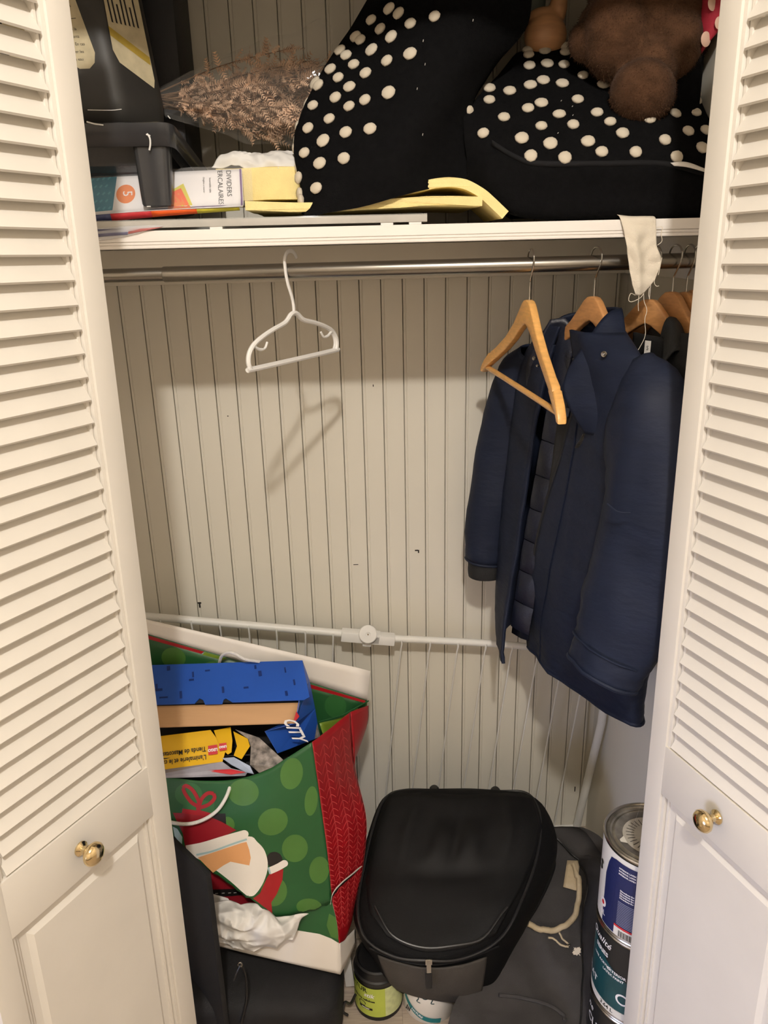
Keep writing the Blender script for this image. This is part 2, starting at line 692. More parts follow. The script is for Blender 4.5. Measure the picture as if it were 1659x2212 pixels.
def arm_outline():
    """half outline of a contoured wooden hanger: (across, up) from the crown to the tip, then back along the underside"""
    top = [(0, 0), (.012, -.0015), (.022, -.008), (.034, -.020), (.060, -.046), (.100, -.076), (.150, -.104), (.172, -.115), (.176, -.1215), (.182, -.1195), (.205, -.137), (.220, -.154)]
    bot = [(.222, -.163), (.212, -.163), (.196, -.150), (.150, -.126), (.100, -.100), (.060, -.076), (.035, -.058), (.012, -.045), (0, -.041)]
    return top, bot


def wood_hanger(label, apex, rz, tilt, m, group, drop=.055, hr=.0165, bar=True, half=None):
    """apex: top of the wooden crown; x local runs along the hanger"""
    root = thing('wooden_hanger', label, 'hanger', apex, group)
    top, bot = arm_outline()
    out = [(x, z) for x, z in top] + [(x, z) for x, z in bot[:-1]]
    outl = out + [(-x, z) for x, z in reversed(bot)] + [(-x, z) for x, z in reversed(top[1:])]
    bm = bmesh.new()
    # thickness swells at the crown and the body bows forward toward the tips
    def bow(x):
        return -.30 * x * x

    def th(x, z):
        return .0135 if abs(x) < .17 else .0155
    fr, bk = [], []
    for x, z in outl:
        fr.append(bm.verts.new((x, bow(x) - th(x, z) / 2, z)))
        bk.append(bm.verts.new((x, bow(x) + th(x, z) / 2, z)))
    n = len(outl)
    tri = tessellate_polygon([[V((x, z, 0)) for x, z in outl]])
    for t in tri:
        bm.faces.new([fr[i] for i in t])
        bm.faces.new([bk[i] for i in reversed(t)])
    for i in range(n):
        j = (i + 1) % n
        bm.faces.new((fr[i], fr[j], bk[j], bk[i]))
    bmesh.ops.recalc_face_normals(bm, faces=bm.faces)
    es = [e for e in bm.edges if e.is_manifold and e.calc_face_angle(0) > .9 and abs(e.verts[0].co.y - e.verts[1].co.y) < .004]
    bmesh.ops.bevel(bm, geom=es, offset=.0026, segments=2, affect='EDGES', profile=.5)
    rot_put(bm, rz, apex, tilt)
    body = fin('hanger_body', bm, m, root, ang=50)
    if bar:
        bm = bmesh.new()
        tube(bm, [(-.205, bow(.2), -.152), (-.1, bow(.2) * .8, -.153), (.1, bow(.2) * .8, -.153), (.205, bow(.2), -.152)], .0052, 12)
        rot_put(bm, rz, apex, tilt)
        fin('trouser_bar', bm, m, root)
    bm = hook_bm(hr, drop, .0015)
    bmesh.ops.transform(bm, matrix=Matrix.Translation((0, 0, drop - .002)), verts=bm.verts)
    rot_put(bm, rz, apex, 0)
    fin('hook', bm, CHROME, root)
    return root


HG = 'wooden hangers on the closet rod'
# rotation: local +x points to the room-side tip
rzA = math.atan2(-.42, .048)
wood_hanger('bare pale wooden hanger with a trouser bar, hanging in front of the navy coat', (.300, 1.36, 1.487), rzA, radians(2.0), BEECH, HG, .0685)
rzB = math.atan2(-.40, .111)
wood_hanger('wooden hanger inside the collar of the navy coat', (.412, 1.36, 1.490), rzB, radians(1), BEECHD, HG, .066, bar=False)
wood_hanger('wooden hanger behind the white cloth strip, carrying the black jacket', (.508, 1.355, 1.483), math.atan2(-.36, .20), 0, BEECHD, HG, .073, bar=False)
wood_hanger('wooden hanger carrying the charcoal jacket, first to the right of the cloth strip', (.545, 1.352, 1.495), math.atan2(-.38, .11), 0, BEECHD, HG, .061, bar=False)
wood_hanger('reddish wooden hanger crown half hidden behind the charcoal jacket hanger', (.569, 1.352, 1.494), math.atan2(-.40, .07), 0, BEECHD, HG, .062)
wood_hanger('last wooden hanger by the right wall, almost hidden by the door edge', (.586, 1.352, 1.497), math.atan2(-.40, .05), 0, BEECHD, HG, .059)

# white plastic child's hanger
ph = thing('plastic_hanger', 'small white plastic hanger with strap hooks hanging alone on the rod', 'hanger', (-.105, RY, 1.556))
rzP = math.atan2(-.2225, -.134)
bm = bmesh.new()
hk = []
for i in range(12):
    t = radians(160 - i * 170 / 11)
    hk.append((cos(t) * .018, 0, .002 + sin(t) * .018))
hk += [(.0165, 0, -.016), (.012, 0, -.034), (.004, 0, -.052), (0, 0, -.068), (0, 0, -.082)]
tube(bm, spline(hk, 2), [.0030] * 6 + [.0034] * (len(spline(hk, 2)) - 6), 10, flat=((0, 1, 0), .75))
rot_put(bm, rzP, (-.105, RY, 1.556))
fin('hook', bm, WHITEPL, ph)
fr = [(x, y, -.083 + (z + .083) * .78) for x, y, z in [(0, 0, -.080), (.010, 0, -.083), (.022, 0, -.094), (.034, 0, -.100), (.062, 0, -.108), (.092, 0, -.119), (.116, 0, -.132), (.129, 0, -.148), (.1325, 0, -.166), (.128, 0, -.178), (.117, 0, -.181)]]
loop = fr + [(-x, y, z) for x, y, z in reversed(fr[1:])]
for off in (-.0021, .0021):
    pass
bm = bmesh.new()
tube(bm, spline([(x, y, z) for x, y, z in loop], 4, True), .0040, 8, closed=True)
tube(bm, spline([(x * .972, -.0022, (z + .12) * .955 - .12) for x, y, z in loop], 4, True), .0027, 8, closed=True)
rot_put(bm, rzP, (-.105, RY, 1.556))
fin('frame', bm, WHITEPL, ph)
for s in (-1, 1):
    bm = bmesh.new()
    tube(bm, spline([(s * .114, 0, -.124), (s * .102, 0, -.130), (s * .088, 0, -.130), (s * .080, 0, -.121)], 5), [.0026] * 8 + [.002] * 8, 8)
    rot_put(bm, rzP, (-.105, RY, 1.556))
    fin('strap_hook', bm, WHITEPL, ph)
# ------------------------------------------------------------------ things on the shelf
FELT = mat('black_wool_felt', (13, 13, 14), 0.97, var=0.25, vscale=120, bump=0.5, bscale=500, spec=0.06)
POM = mat('cream_felt_pompom', (233, 222, 202), 0.9, var=0.08, vscale=220, bump=0.6, bscale=420, spec=0.2)
ZIP = mat('black_zip_tape', (22, 22, 24), 0.85, var=0.1, spec=0.15)
LINT = mat('white_lint', (190, 186, 180), 0.9, var=0.1)
WHITEC = mat('white_cotton', (226, 222, 216), 0.85, var=0.04, vscale=60, bump=0.3, bscale=600)


def pompom_mesh():
    bm = bmesh.new()
    bmesh.ops.create_icosphere(bm, subdivisions=2, radius=1)
    for v in bm.verts:
        v.co *= 1 + .10 * fbm(v.co, 2.3)
    me = bpy.data.meshes.new('pompom')
    bm.to_mesh(me)
    bm.free()
    for p in me.polygons:
        p.use_smooth = True
    me.materials.append(POM)
    return me


POMS = pompom_mesh()


def pompoms(parent, pts, bvh, r=.0105):
    """felt balls sewn to the cover: each set on the cover at the nearest point of its spot"""
    o0 = origin(parent)
    for p in pts:
        loc, nrm, _, _ = bvh.find_nearest(V(p))
        if nrm.dot(V((0, 0, EYE)) - loc) < 0:
            nrm = -nrm
        o = bpy.data.objects.new('pompom', POMS)
        COL.objects.link(o)
        o.parent = parent
        o.rotation_mode = 'QUATERNION'
        o.rotation_quaternion = nrm.to_track_quat('Z', 'Y')
        o.location = loc + nrm * r * .22 - o0
        k = random.uniform(.9, 1.08)
        o.scale = (r * k, r * k * random.uniform(.88, 1.04), r * .55)


from mathutils.bvhtree import BVHTree


def bvh_of(o, off):
    me = o.data
    return BVHTree.FromPolygons([v.co + off for v in me.vertices], [tuple(p.vertices) for p in me.polygons])


def wool(p, u, v):
    return p + V((fbm(p, 9), fbm(p + V((3, 1, 7)), 9), fbm(p + V((8, 2, 1)), 9))) * .0035


# upright polka-dot cushion
c1 = thing('cushion', 'black felt cushion leaning upright, rows of cream pompoms down its left side', 'cushion', (.05, 1.36, 1.63), 'black pompom cushions on the shelf')
rows = [
    [(0.1892, 1.36, 1.682), (0.1975, 1.395, 1.778), (0.2367, 1.42, 1.849), (0.3015, 1.45, 1.921), (0.3103, 1.48, 2.021)],
    [(0.0659, 1.3, 1.651), (0.0925, 1.305, 1.716), (0.1311, 1.33, 1.789), (0.1824, 1.37, 1.879), (0.2172, 1.42, 1.998)],
    [(-0.0514, 1.302, 1.629), (-0.0041, 1.305, 1.681), (0.0465, 1.33, 1.764), (0.1025, 1.37, 1.861), (0.166, 1.42, 1.986)],
    [(-0.0707, 1.306, 1.625), (-0.0486, 1.335, 1.711), (-0.0077, 1.375, 1.792), (0.048, 1.425, 1.886), (0.1114, 1.47, 2.014)],
    [(-0.0777, 1.316, 1.629), (-0.0895, 1.405, 1.757), (-0.0465, 1.455, 1.85), (0.0173, 1.505, 1.945), (0.0827, 1.55, 2.044)],
    [(-0.0692, 1.345, 1.637), (-0.0518, 1.48, 1.766), (-0.0003, 1.53, 1.86), (0.0691, 1.58, 1.956), (0.1303, 1.61, 2.055)],
    [(0.0721, 1.42, 1.663), (0.113, 1.53, 1.762), (0.16, 1.58, 1.844), (0.2157, 1.62, 1.933), (0.2508, 1.64, 2.062)],
    [(0.1975, 1.42, 1.69), (0.2081, 1.47, 1.789), (0.25, 1.5, 1.864), (0.3161, 1.52, 1.938), (0.325, 1.55, 2.042)],
]
bm = bmesh.new()
G = surf([[V(p) for p in r] for r in rows], 8, 7)
grid(bm, [[q for q in col] for col in list(map(list, zip(*G)))], closed=True, f=wool)
cov = fin('cover', bm, FELT, c1)
P1 = [(0.0629, 1.44, 1.952), (0.0796, 1.42, 1.938), (0.137, 1.38, 1.921), (0.1023, 1.4, 1.912), (0.0498, 1.43, 1.92), (0.0389, 1.46, 1.937), (0.0144, 1.46, 1.911), (0.0225, 1.45, 1.903), (0.0731, 1.41, 1.895), (0.0388, 1.42, 1.883), (-0.0019, 1.44, 1.88), (-0.0095, 1.46, 1.887), (0.0996, 1.37, 1.863), (0.0104, 1.42, 1.862), (0.0662, 1.39, 1.855), (-0.0258, 1.44, 1.855), (-0.0132, 1.42, 1.838), (0.0312, 1.4, 1.84), (-0.0457, 1.45, 1.832), (-0.0388, 1.44, 1.823), (0.0058, 1.4, 1.818), (0.0641, 1.35, 1.805), (-0.0649, 1.45, 1.806), (-0.0173, 1.4, 1.804), (0.0314, 1.37, 1.792), (-0.0505, 1.42, 1.789), (0.0082, 1.38, 1.781), (-0.0845, 1.44, 1.778), (-0.0768, 1.42, 1.769), (-0.0274, 1.38, 1.768), (-0.0607, 1.39, 1.754), (0.0331, 1.33, 1.752), (-0.0936, 1.42, 1.746), (-0.0882, 1.4, 1.735), (-0.0367, 1.36, 1.733), (-0.002, 1.35, 1.744), (-0.0699, 1.36, 1.721), (-0.0063, 1.33, 1.706), (-0.0434, 1.34, 1.7), (-0.078, 1.35, 1.686), (-0.0911, 1.38, 1.702), (-0.0517, 1.32, 1.666), (-0.0817, 1.33, 1.651), (-0.0862, 1.34, 1.661)]
pompoms(cov, P1, bvh_of(cov, origin(cov)), .0108)
for p in ((0.198, 1.38, 1.907), (0.1184, 1.36, 1.876), (0.1202, 1.35, 1.842), (0.1069, 1.34, 1.807), (0.1125, 1.31, 1.739)):
    bm = bmesh.new()
    tube(bm, [V(p) + V((0, -.006, 0)), V(p) + V((.0006, -.007, .003))], .0006, 5)
    fin('lint', bm, LINT, cov)

# lying polka-dot cushion
c2 = thing('cushion', 'black felt cushion lying flat with a front zip, all-over cream pompoms on top', 'cushion', (.40, 1.40, 1.63), 'black pompom cushions on the shelf')
rows = [
    [(0.2727, 1.42, 1.62), (0.3488, 1.4, 1.619), (0.4419, 1.39, 1.617), (0.5263, 1.38, 1.615), (0.6395, 1.4, 1.612)],
    [(0.2017, 1.37, 1.657), (0.277, 1.325, 1.62), (0.4108, 1.316, 1.615), (0.5095, 1.316, 1.613), (0.612, 1.34, 1.611)],
    [(0.1857, 1.36, 1.72), (0.2441, 1.318, 1.667), (0.3979, 1.308, 1.656), (0.5026, 1.308, 1.651), (0.5986, 1.32, 1.646)],
    [(0.1843, 1.375, 1.763), (0.2569, 1.322, 1.711), (0.3868, 1.305, 1.697), (0.4897, 1.305, 1.696), (0.5929, 1.315, 1.673)],
    [(0.1928, 1.395, 1.785), (0.2587, 1.37, 1.763), (0.3917, 1.36, 1.76), (0.5045, 1.36, 1.761), (0.61, 1.37, 1.74)],
    [(0.2486, 1.47, 1.843), (0.3073, 1.47, 1.844), (0.4161, 1.46, 1.839), (0.5361, 1.46, 1.831), (0.626, 1.46, 1.816)],
    [(0.3094, 1.56, 1.903), (0.3513, 1.57, 1.913), (0.441, 1.56, 1.911), (0.5679, 1.56, 1.9), (0.6391, 1.54, 1.866)],
    [(0.338, 1.62, 1.886), (0.3872, 1.64, 1.874), (0.4678, 1.64, 1.865), (0.603, 1.64, 1.854), (0.6767, 1.62, 1.842)],
    [(0.3421, 1.6, 1.668), (0.4022, 1.62, 1.651), (0.4952, 1.62, 1.641), (0.6161, 1.62, 1.638), (0.6921, 1.6, 1.631)],
]
for r in rows:
    for i, p in enumerate(r):
        if p[2] < 1.614:
            r[i] = (p[0], p[1], 1.614)
        if p[0] > .598:
            r[i] = (.598, p[1], max(p[2], 1.614))
bm = bmesh.new()
G = surf([[V(p) for p in r] for r in rows], 8, 6)
G = [[V((min(q.x, .60), q.y, max(q.z, 1.6125))) for q in r] for r in G]
vv = grid(bm, [list(c) for c in zip(*G)], closed=True, f=wool)
for ring in (vv[0], vv[-1]):
    bm.faces.new(ring)
for v in bm.verts:
    v.co.z = max(v.co.z, 1.6122)
    v.co.x = min(v.co.x, .603)
cv2 = fin('cover', bm, FELT, c2)
P2 = [(0.3219, 1.55, 1.89), (0.3197, 1.53, 1.879), (0.3147, 1.5, 1.861), (0.2819, 1.5, 1.851), (0.2836, 1.52, 1.866), (0.2377, 1.45, 1.823), (0.2706, 1.44, 1.816), (0.2332, 1.42, 1.8), (0.1958, 1.4, 1.785), (0.2129, 1.35, 1.748), (0.2513, 1.38, 1.77), (0.3075, 1.45, 1.826), (0.3308, 1.46, 1.833), (0.3452, 1.5, 1.866), (0.3745, 1.5, 1.863), (0.3836, 1.53, 1.885), (0.3882, 1.55, 1.897), (0.3504, 1.54, 1.889), (0.4158, 1.52, 1.877), (0.4019, 1.47, 1.846), (0.3611, 1.45, 1.827), (0.4307, 1.45, 1.824), (0.4406, 1.49, 1.859), (0.3784, 1.41, 1.798), (0.3179, 1.41, 1.792), (0.2944, 1.4, 1.784), (0.3414, 1.38, 1.772), (0.308, 1.36, 1.752), (0.2736, 1.34, 1.737), (0.3591, 1.36, 1.752), (0.317, 1.33, 1.725), (0.4028, 1.38, 1.772), (0.4191, 1.36, 1.755), (0.3768, 1.33, 1.726), (0.4336, 1.34, 1.735), (0.4432, 1.4, 1.788), (0.4598, 1.39, 1.778), (0.481, 1.36, 1.754), (0.5299, 1.38, 1.768), (0.496, 1.33, 1.722), (0.4482, 1.315, 1.706), (0.3949, 1.315, 1.709), (0.3365, 1.31, 1.704), (0.2845, 1.32, 1.707), (0.5127, 1.312, 1.7), (0.5439, 1.35, 1.742), (0.5755, 1.4, 1.779), (0.5578, 1.43, 1.806), (0.5901, 1.43, 1.806), (0.594, 1.45, 1.819), (0.5721, 1.46, 1.831), (0.5622, 1.33, 1.717), (0.582, 1.36, 1.752)]
pompoms(cv2, P2, bvh_of(cv2, origin(cv2)), .0108)
bm = bmesh.new()
zp = spline([(0.2254, 1.338, 1.731), (0.2584, 1.322, 1.709), (0.2934, 1.312, 1.697), (0.3864, 1.303, 1.694), (0.4892, 1.303, 1.692), (0.5594, 1.308, 1.677)], 6)
Gz = [[p + V((0, -.0012, .0042)), p + V((0, -.0022, 0)), p + V((0, -.0014, -.0042))] for p in zp]
grid(bm, Gz)
solid(fin('zip', bm, ZIP, cv2), .0008)
bm = bmesh.new()
Gt = surf([[V((0.5013, 1.3, 1.693)), V((0.5235, 1.297, 1.693)), V((0.5582, 1.3, 1.683))], [V((0.5068, 1.298, 1.688)), V((0.5268, 1.294, 1.685)), V((0.558, 1.298, 1.678))]], 6, 3)
grid(bm, Gt, f=lambda p, u, v: p + V((0, -.003 * sin(v * pi), 0)))
solid(fin('care_label', bm, WHITEC, cv2), .0008)
for p in ((0.3475, 1.4, 1.795), (0.3614, 1.375, 1.77), (0.3638, 1.39, 1.785), (0.3298, 1.34, 1.74)):
    bm = bmesh.new()
    tube(bm, [V(p) + V((0, -.004, .002)), V(p) + V((.0012, -.005, .0035))], .0006, 5)
    fin('lint', bm, LINT, cv2)

# ---- brown plush toy
PLUSH = mat('brown_plush', (74, 52, 37), 0.97, var=0.3, vscale=40, bump=0.9, bscale=260, spec=0.05, sheen=0.04)
REDDOT = mat('red_plush_fabric', (150, 24, 44), 0.8, var=0.08, vscale=60, bump=0.3, bscale=400)
pl = thing('plush_bear', 'chocolate brown plush bear sitting on the lying pompom cushion', 'plush toy', (.47, 1.45, 1.78))


def blobs(bm, L):
    for c, r, s in L:
        M = Matrix.Translation(V(c)) @ Matrix.Rotation(s[3] if len(s) > 3 else 0, 4, 'Y') @ Matrix.Diagonal((r * s[0], r * s[1], r * s[2], 1))
        bmesh.ops.create_icosphere(bm, subdivisions=4, radius=1, matrix=M)


bm = bmesh.new()
blobs(bm, [((0.5013, 1.46, 1.934), .100, (1.0, .85, 1.12)), ((0.4888, 1.47, 2.003), .085, (1.1, .9, 1.1)), ((0.5274, 1.42, 1.881), .055, (1.0, .9, 1.1)), ((0.4382, 1.42, 1.899), .060, (.9, .9, 1.2)),
           ((0.4726, 1.37, 1.804), .0475, (1.10, 1.0, 1.0, .25)), ((0.4893, 1.4, 1.841), .046, (1.0, .9, 1.1)), ((0.3929, 1.44, 1.89), .026, (1.0, 1, 1.2, -.3)), ((0.4159, 1.45, 1.913), .030, (1, 1, 1.2, -.5)), ((0.5849, 1.47, 1.936), .055, (.8, .9, 1.3))])
me = bpy.data.meshes.new('body')
bm.to_mesh(me)
bm.free()
me.transform(Matrix.Translation(-origin(pl)))
tmp = bpy.data.objects.new('body', me)
COL.objects.link(tmp)
rm = tmp.modifiers.new('r', 'REMESH')
rm.mode = 'VOXEL'
rm.voxel_size = .0042
sm = tmp.modifiers.new('s', 'SMOOTH')
sm.factor = .5
sm.iterations = 5
dg = bpy.context.evaluated_depsgraph_get()
me2 = bpy.data.meshes.new_from_object(tmp.evaluated_get(dg))
bpy.data.objects.remove(tmp)
for p in me2.polygons:
    p.use_smooth = True
me2.materials.clear()
me2.materials.append(PLUSH)
body = bpy.data.objects.new('body', me2)
COL.objects.link(body)
body.parent = pl
# short pile
bm = bmesh.new()
rnd = random.Random(3)
polys = [p for p in me2.polygons if p.normal.y < .35]
for k in range(24000):
    p = rnd.choice(polys)
    c, n = p.center + V((rnd.uniform(-.002, .002), rnd.uniform(-.002, .002), rnd.uniform(-.002, .002))), p.normal
    t = V((rnd.uniform(-1, 1), rnd.uniform(-1, 1), rnd.uniform(-1, 1)))
    t = (t - n * t.dot(n)).normalized()
    L = rnd.uniform(.0022, .0044)
    tip = c + n * L * .6 + V((0, 0, -1)) * L * .45 + t * L * .45
    s = n.cross(t) * .0004
    bm.faces.new([bm.verts.new(c + s - n * .001), bm.verts.new(c - s - n * .001), bm.verts.new(tip)])
me3 = bpy.data.meshes.new('fur')
bm.to_mesh(me3)
bm.free()
me3.materials.append(PLUSH)
fur = bpy.data.objects.new('fur', me3)
COL.objects.link(fur)
fur.parent = body
tag(fur, kind='stuff')
# red spotted thing behind the bear
rp = thing('red_plush', 'red plush fabric with pale spots squeezed between the brown bear and the door', 'plush toy', (.58, 1.50, 1.80))
bm = bmesh.new()
Gr = surf([[V((0.5512, 1.42, 1.981)), V((0.5741, 1.385, 1.971)), V((0.6012, 1.38, 1.969))], [V((0.5626, 1.42, 1.911)), V((0.5781, 1.385, 1.905)), V((0.6016, 1.38, 1.907))], [V((0.5723, 1.42, 1.857)), V((0.5735, 1.39, 1.868)), V((0.592, 1.385, 1.895))]], 6, 6)
Gr = [[V((min(q.x, .604), q.y, q.z)) for q in r] for r in Gr]
grid(bm, Gr)
rc = solid(fin('fabric', bm, REDDOT, rp), .006)
for p, r in (((0.5765, 1.384, 1.928), .011), ((0.5881, 1.381, 1.9), .009), ((0.5719, 1.386, 1.879), .011)):
    bm = bmesh.new()
    lathe(bm, [(r, 0), (r * .8, .0012), (0, .0018)], 18, Matrix.Translation(V(p) + V((0, -.005, 0))) @ Matrix.Rotation(radians(90), 4, 'X') @ Matrix.Rotation(radians(25), 4, 'Y'))
    fin('pale_spot', bm, mat('pale_spot', (214, 178, 158), 0.8, var=0.05), rc)
# plain black pillow wedged behind
bm = bmesh.new()
bmesh.ops.create_icosphere(bm, subdivisions=4, radius=1)
for v in bm.verts:
    q = v.co
    v.co = V((.555 + .046 * math.copysign(abs(q.x) ** .6, q.x), 1.50 + .10 * q.y, 1.80 + .17 * math.copysign(abs(q.z) ** .6, q.z))) + V((0, fbm(q, 2) * .01, 0))
tag(fin('black_pillow', bm, FELT, loc=(.555, 1.50, 1.63)), 'plain black pillow wedged upright behind the brown bear at the right wall', 'pillow')
# tan toy hand / foot with grain-like streaks
TANW = mat('tan_streaked_vinyl', (190, 142, 100), 0.5, var=0.22, vscale=10, bump=0.1, bscale=60, stretch=(1.2, 1, 7))
tw = thing('toy_mitten', 'tan toy hand with a thumb standing behind the lying pompom cushion', 'toy', (.29, 1.58, 1.87))
bm = bmesh.new()
blobs(bm, [((0.3528, 1.55, 1.925), .036, (1.05, .8, .95)), ((0.3522, 1.56, 1.954), .026, (1.2, .8, .7)), ((0.3754, 1.56, 1.968), .018, (.9, .9, 1.7, .15)), ((0.3797, 1.56, 1.996), .016, (1, 1, 1.5))])
me = bpy.data.meshes.new('hand')
bm.to_mesh(me)
bm.free()
me.transform(Matrix.Translation(-origin(tw)))
hd = bpy.data.objects.new('hand', me)
COL.objects.link(hd)
hd.parent = tw
me.materials.append(TANW)
rm = hd.modifiers.new('r', 'REMESH')
rm.mode = 'VOXEL'
rm.voxel_size = .003
rm.use_smooth_shade = True
sm = hd.modifiers.new('s', 'SMOOTH')
sm.factor = .5
sm.iterations = 6
bm = bmesh.new()
tube(bm, [(0.3309, 1.59, 1.947), (0.3301, 1.59, 1.99), (0.3342, 1.59, 2.033)], [.026, .03, .034], 16)
fin('sleeve', bm, mat('grey_green_cloth', (74, 78, 70), 0.8, var=0.1, bump=0.3), tw)

# ---- yellow foam sheets
FOAM = mat('yellow_foam', (240, 222, 158), 0.9, var=0.07, vscale=30, bump=0.5, bscale=700, spec=0.1)
FG = 'yellow foam sheets on the shelf'


def foam(name, label, path, t, y0, y1, jit=.0012):
    """a sheet bent along a path in the X-Z plane, running back from y0 to y1"""
    P = spline(path, 6)
    up, dn = [], []
    for i, p in enumerate(P):
        d = (P[min(i + 1, len(P) - 1)] - P[max(i - 1, 0)]).normalized()
        n = V((-d.z, 0, d.x))
        up.append(p + n * t / 2)
        dn.append(p - n * t / 2)
    sec = up + dn[::-1]
    bm = bmesh.new()
    rings = []
    m = 8
    for k in range(m + 1):
        y = y0 + (y1 - y0) * k / m
        rings.append([bm.verts.new(V((q.x, y + q.y, q.z)) + V((0, fbm(q + V((0, y, 0)), 30) * jit, fbm(q + V((5, y, 0)), 14) * jit))) for q in sec])
    for a, b in zip(rings, rings[1:]):
        for j in range(len(sec)):
            l = (j + 1) % len(sec)
            bm.faces.new((a[j], a[l], b[l], b[j]))
    for rg in (rings[0], rings[-1]):
        tri = tessellate_polygon([[V((v.co.x, v.co.z, 0)) for v in rg]])
        for q in tri:
            bm.faces.new([rg[i] for i in q])
    c = V(path[len(path) // 2])
    o = fin(name, bm, FOAM, loc=(c.x, (y0 + y1) / 2, 1.614), ang=50)
    return tag(o, label, 'foam', FG)


foam('foam_sheet', 'thick yellow foam block standing behind the clear packet of dividers', [(-.221, 0, 1.681), (-.12, 0, 1.682), (-.02, 0, 1.681)], .050, 1.388, 1.60)
foam('foam_sheet', 'flat yellow foam sheet lying under the upright pompom cushion', [(-.168, 0, 1.645), (-.06, .0, 1.641), (.06, -.002, 1.6435), (.13, -.003, 1.646), (.2075, -.004, 1.6435)], .0135, 1.312, 1.58)
foam('foam_sheet', 'arched yellow foam sheet with its right end bent down to the shelf', [(.02, .01, 1.658), (.09, .008, 1.664), (.135, .005, 1.6725), (.175, .003, 1.6715), (.205, 0, 1.658), (.228, -.002, 1.639), (.246, -.004, 1.6225)], .0145, 1.318, 1.50)

# ---- clear plastic tray lid along the shelf edge
CLEAR = mat('clear_plastic', (235, 236, 232), 0.08, trans=0.0, alpha=0.30, var=0.02)
GREYPL = mat('smoky_clear_rim', (200, 197, 190), 0.14, alpha=0.8, var=0.08, vscale=20)
tr = thing('clear_lid', 'long flat clear plastic box lid under the divider packet and foam', 'lid', (-.16, 1.42, 1.612))
bm = bmesh.new()
x0, x1 = -.52, .119
for a in ((x0, 1.3005, 1.6150, x1, 1.304, 1.6262), (x0, 1.57, 1.6150, x1, 1.573, 1.6262), (x1 - .003, 1.304, 1.6150, x1, 1.57, 1.6262)):
    box(bm, a[:3], a[3:], .001)
fin('rim', bm, GREYPL, tr)
bm = bmesh.new()
box(bm, (x0, 1.3005, 1.6255), (x1, 1.573, 1.6275), .0006)
fin('sheet', bm, CLEAR, tr)
for x in (-.34, -.215, .055, .1):
    bm = bmesh.new()
    box(bm, (x - .010, 1.302, 1.6112), (x + .010, 1.312, 1.6155), .0008)
    fin('foot', bm, WHITEPL, tr)

# ---- divider packet
PAPER = mat('white_card', (232, 230, 232), 0.5, var=0.03, vscale=30)
INK = mat('black_print', (28, 26, 30), 0.6, var=0.1)


def flat(name, rgb, rough=.5):
    return mat(name, rgb, rough, var=0.03, vscale=40)


TEAL, TEAL2, ORG, ORG2, YEL, RED_, NAVYP, PURP = (flat('teal_print', (24, 120, 150)), flat('pale_teal_print', (60, 150, 176)), flat('orange_print', (222, 120, 40)), flat('deep_orange_print', (228, 92, 24)), flat('yellow_print', (206, 196, 60)), flat('red_print', (190, 44, 52)), flat('navy_print', (52, 60, 98)), flat('purple_print', (96, 58, 120)))
dv = thing('divider_packet', 'clear packet of white binder dividers with coloured tabs leaning on the foam', 'stationery', (-.33, 1.33, 1.63))
O = V((-0.4395, 1.336, 1.622))
Rr_ = V((-0.1741, 1.336, 1.633))
Up = V((-0.1733, 1.375, 1.705)) - V((-0.1741, 1.336, 1.633))
ux = (Rr_ - O).normalized()
uy = (Up - ux * Up.dot(ux)).normalized()
LW, LH = (Rr_ - O).length, Up.length
un = ux.cross(uy)


def card(u, v, h=0.0):
    """u along the packet 0..LW, v up its face 0..LH, with a soft roll at the bottom edge"""
    k = max(0.0, 1 - v / .022)
    return O + ux * u + uy * v + un * (h + .003 * sin(u * 14) + .026 * k * k)


bm = bmesh.new()
grid(bm, [[card(LW * i / 24, LH * j / 10) for i in range(25)] for j in range(11)])
dc = solid(fin('card', bm, PAPER, dv), .0008)


def decal(name, bm, m, f, parent, h=.0006):
    for v in bm.verts:
        v.co = f(v.co.x, v.co.y, h)
    return fin(name, bm, m, parent, smooth=False)


W_ = LW
decal('teal_panel', poly_bm([(0, .018), (.055, .018), (.064, LH), (0, LH)], .012), TEAL, card, dc)
for i in range(6):
    for j in range(5):
        u, v = .006 + i * .009 + (j % 2) * .0045, .026 + j * .013
        if u < .054:
            decal('teal_cross', poly_bm([(u - .003, v - .001), (u - .001, v - .003), (u + .003, v + .001), (u + .001, v + .003)]), TEAL2, card, dc, .0009)
decal('orange_disc', poly_bm(ell(.083, .050, .0165, .0150) if False else [(p[0], p[1]) for p in ell(.0775, .048, .0155, .0165)], .008), ORG, card, dc)
bmt = text_bm('5', .022)
bmesh.ops.rotate(bmt, cent=(0, 0, 0), matrix=Matrix.Rotation(radians(-90), 3, 'Z'), verts=bmt.verts)
bmesh.ops.translate(bmt, vec=(.080, .048, 0), verts=bmt.verts)
decal('lettering', bmt, PAPER, card, dc, .0012)
a = LW - .083
for pts, m in (([(a + .004, .014), (a - .012, .060), (a - .030, .050), (a - .034, .020)], YEL), ([(a + .000, .012), (a - .016, .052), (a - .034, .044), (a - .036, .014)], ORG2), ([(a - .004, .012), (a - .020, .044), (a - .036, .038), (a - .038, .012)], ORG)):
    decal('tab_picture', poly_bm(pts, .012), m, card, dc, .0008 + .0002 * (m is not YEL))
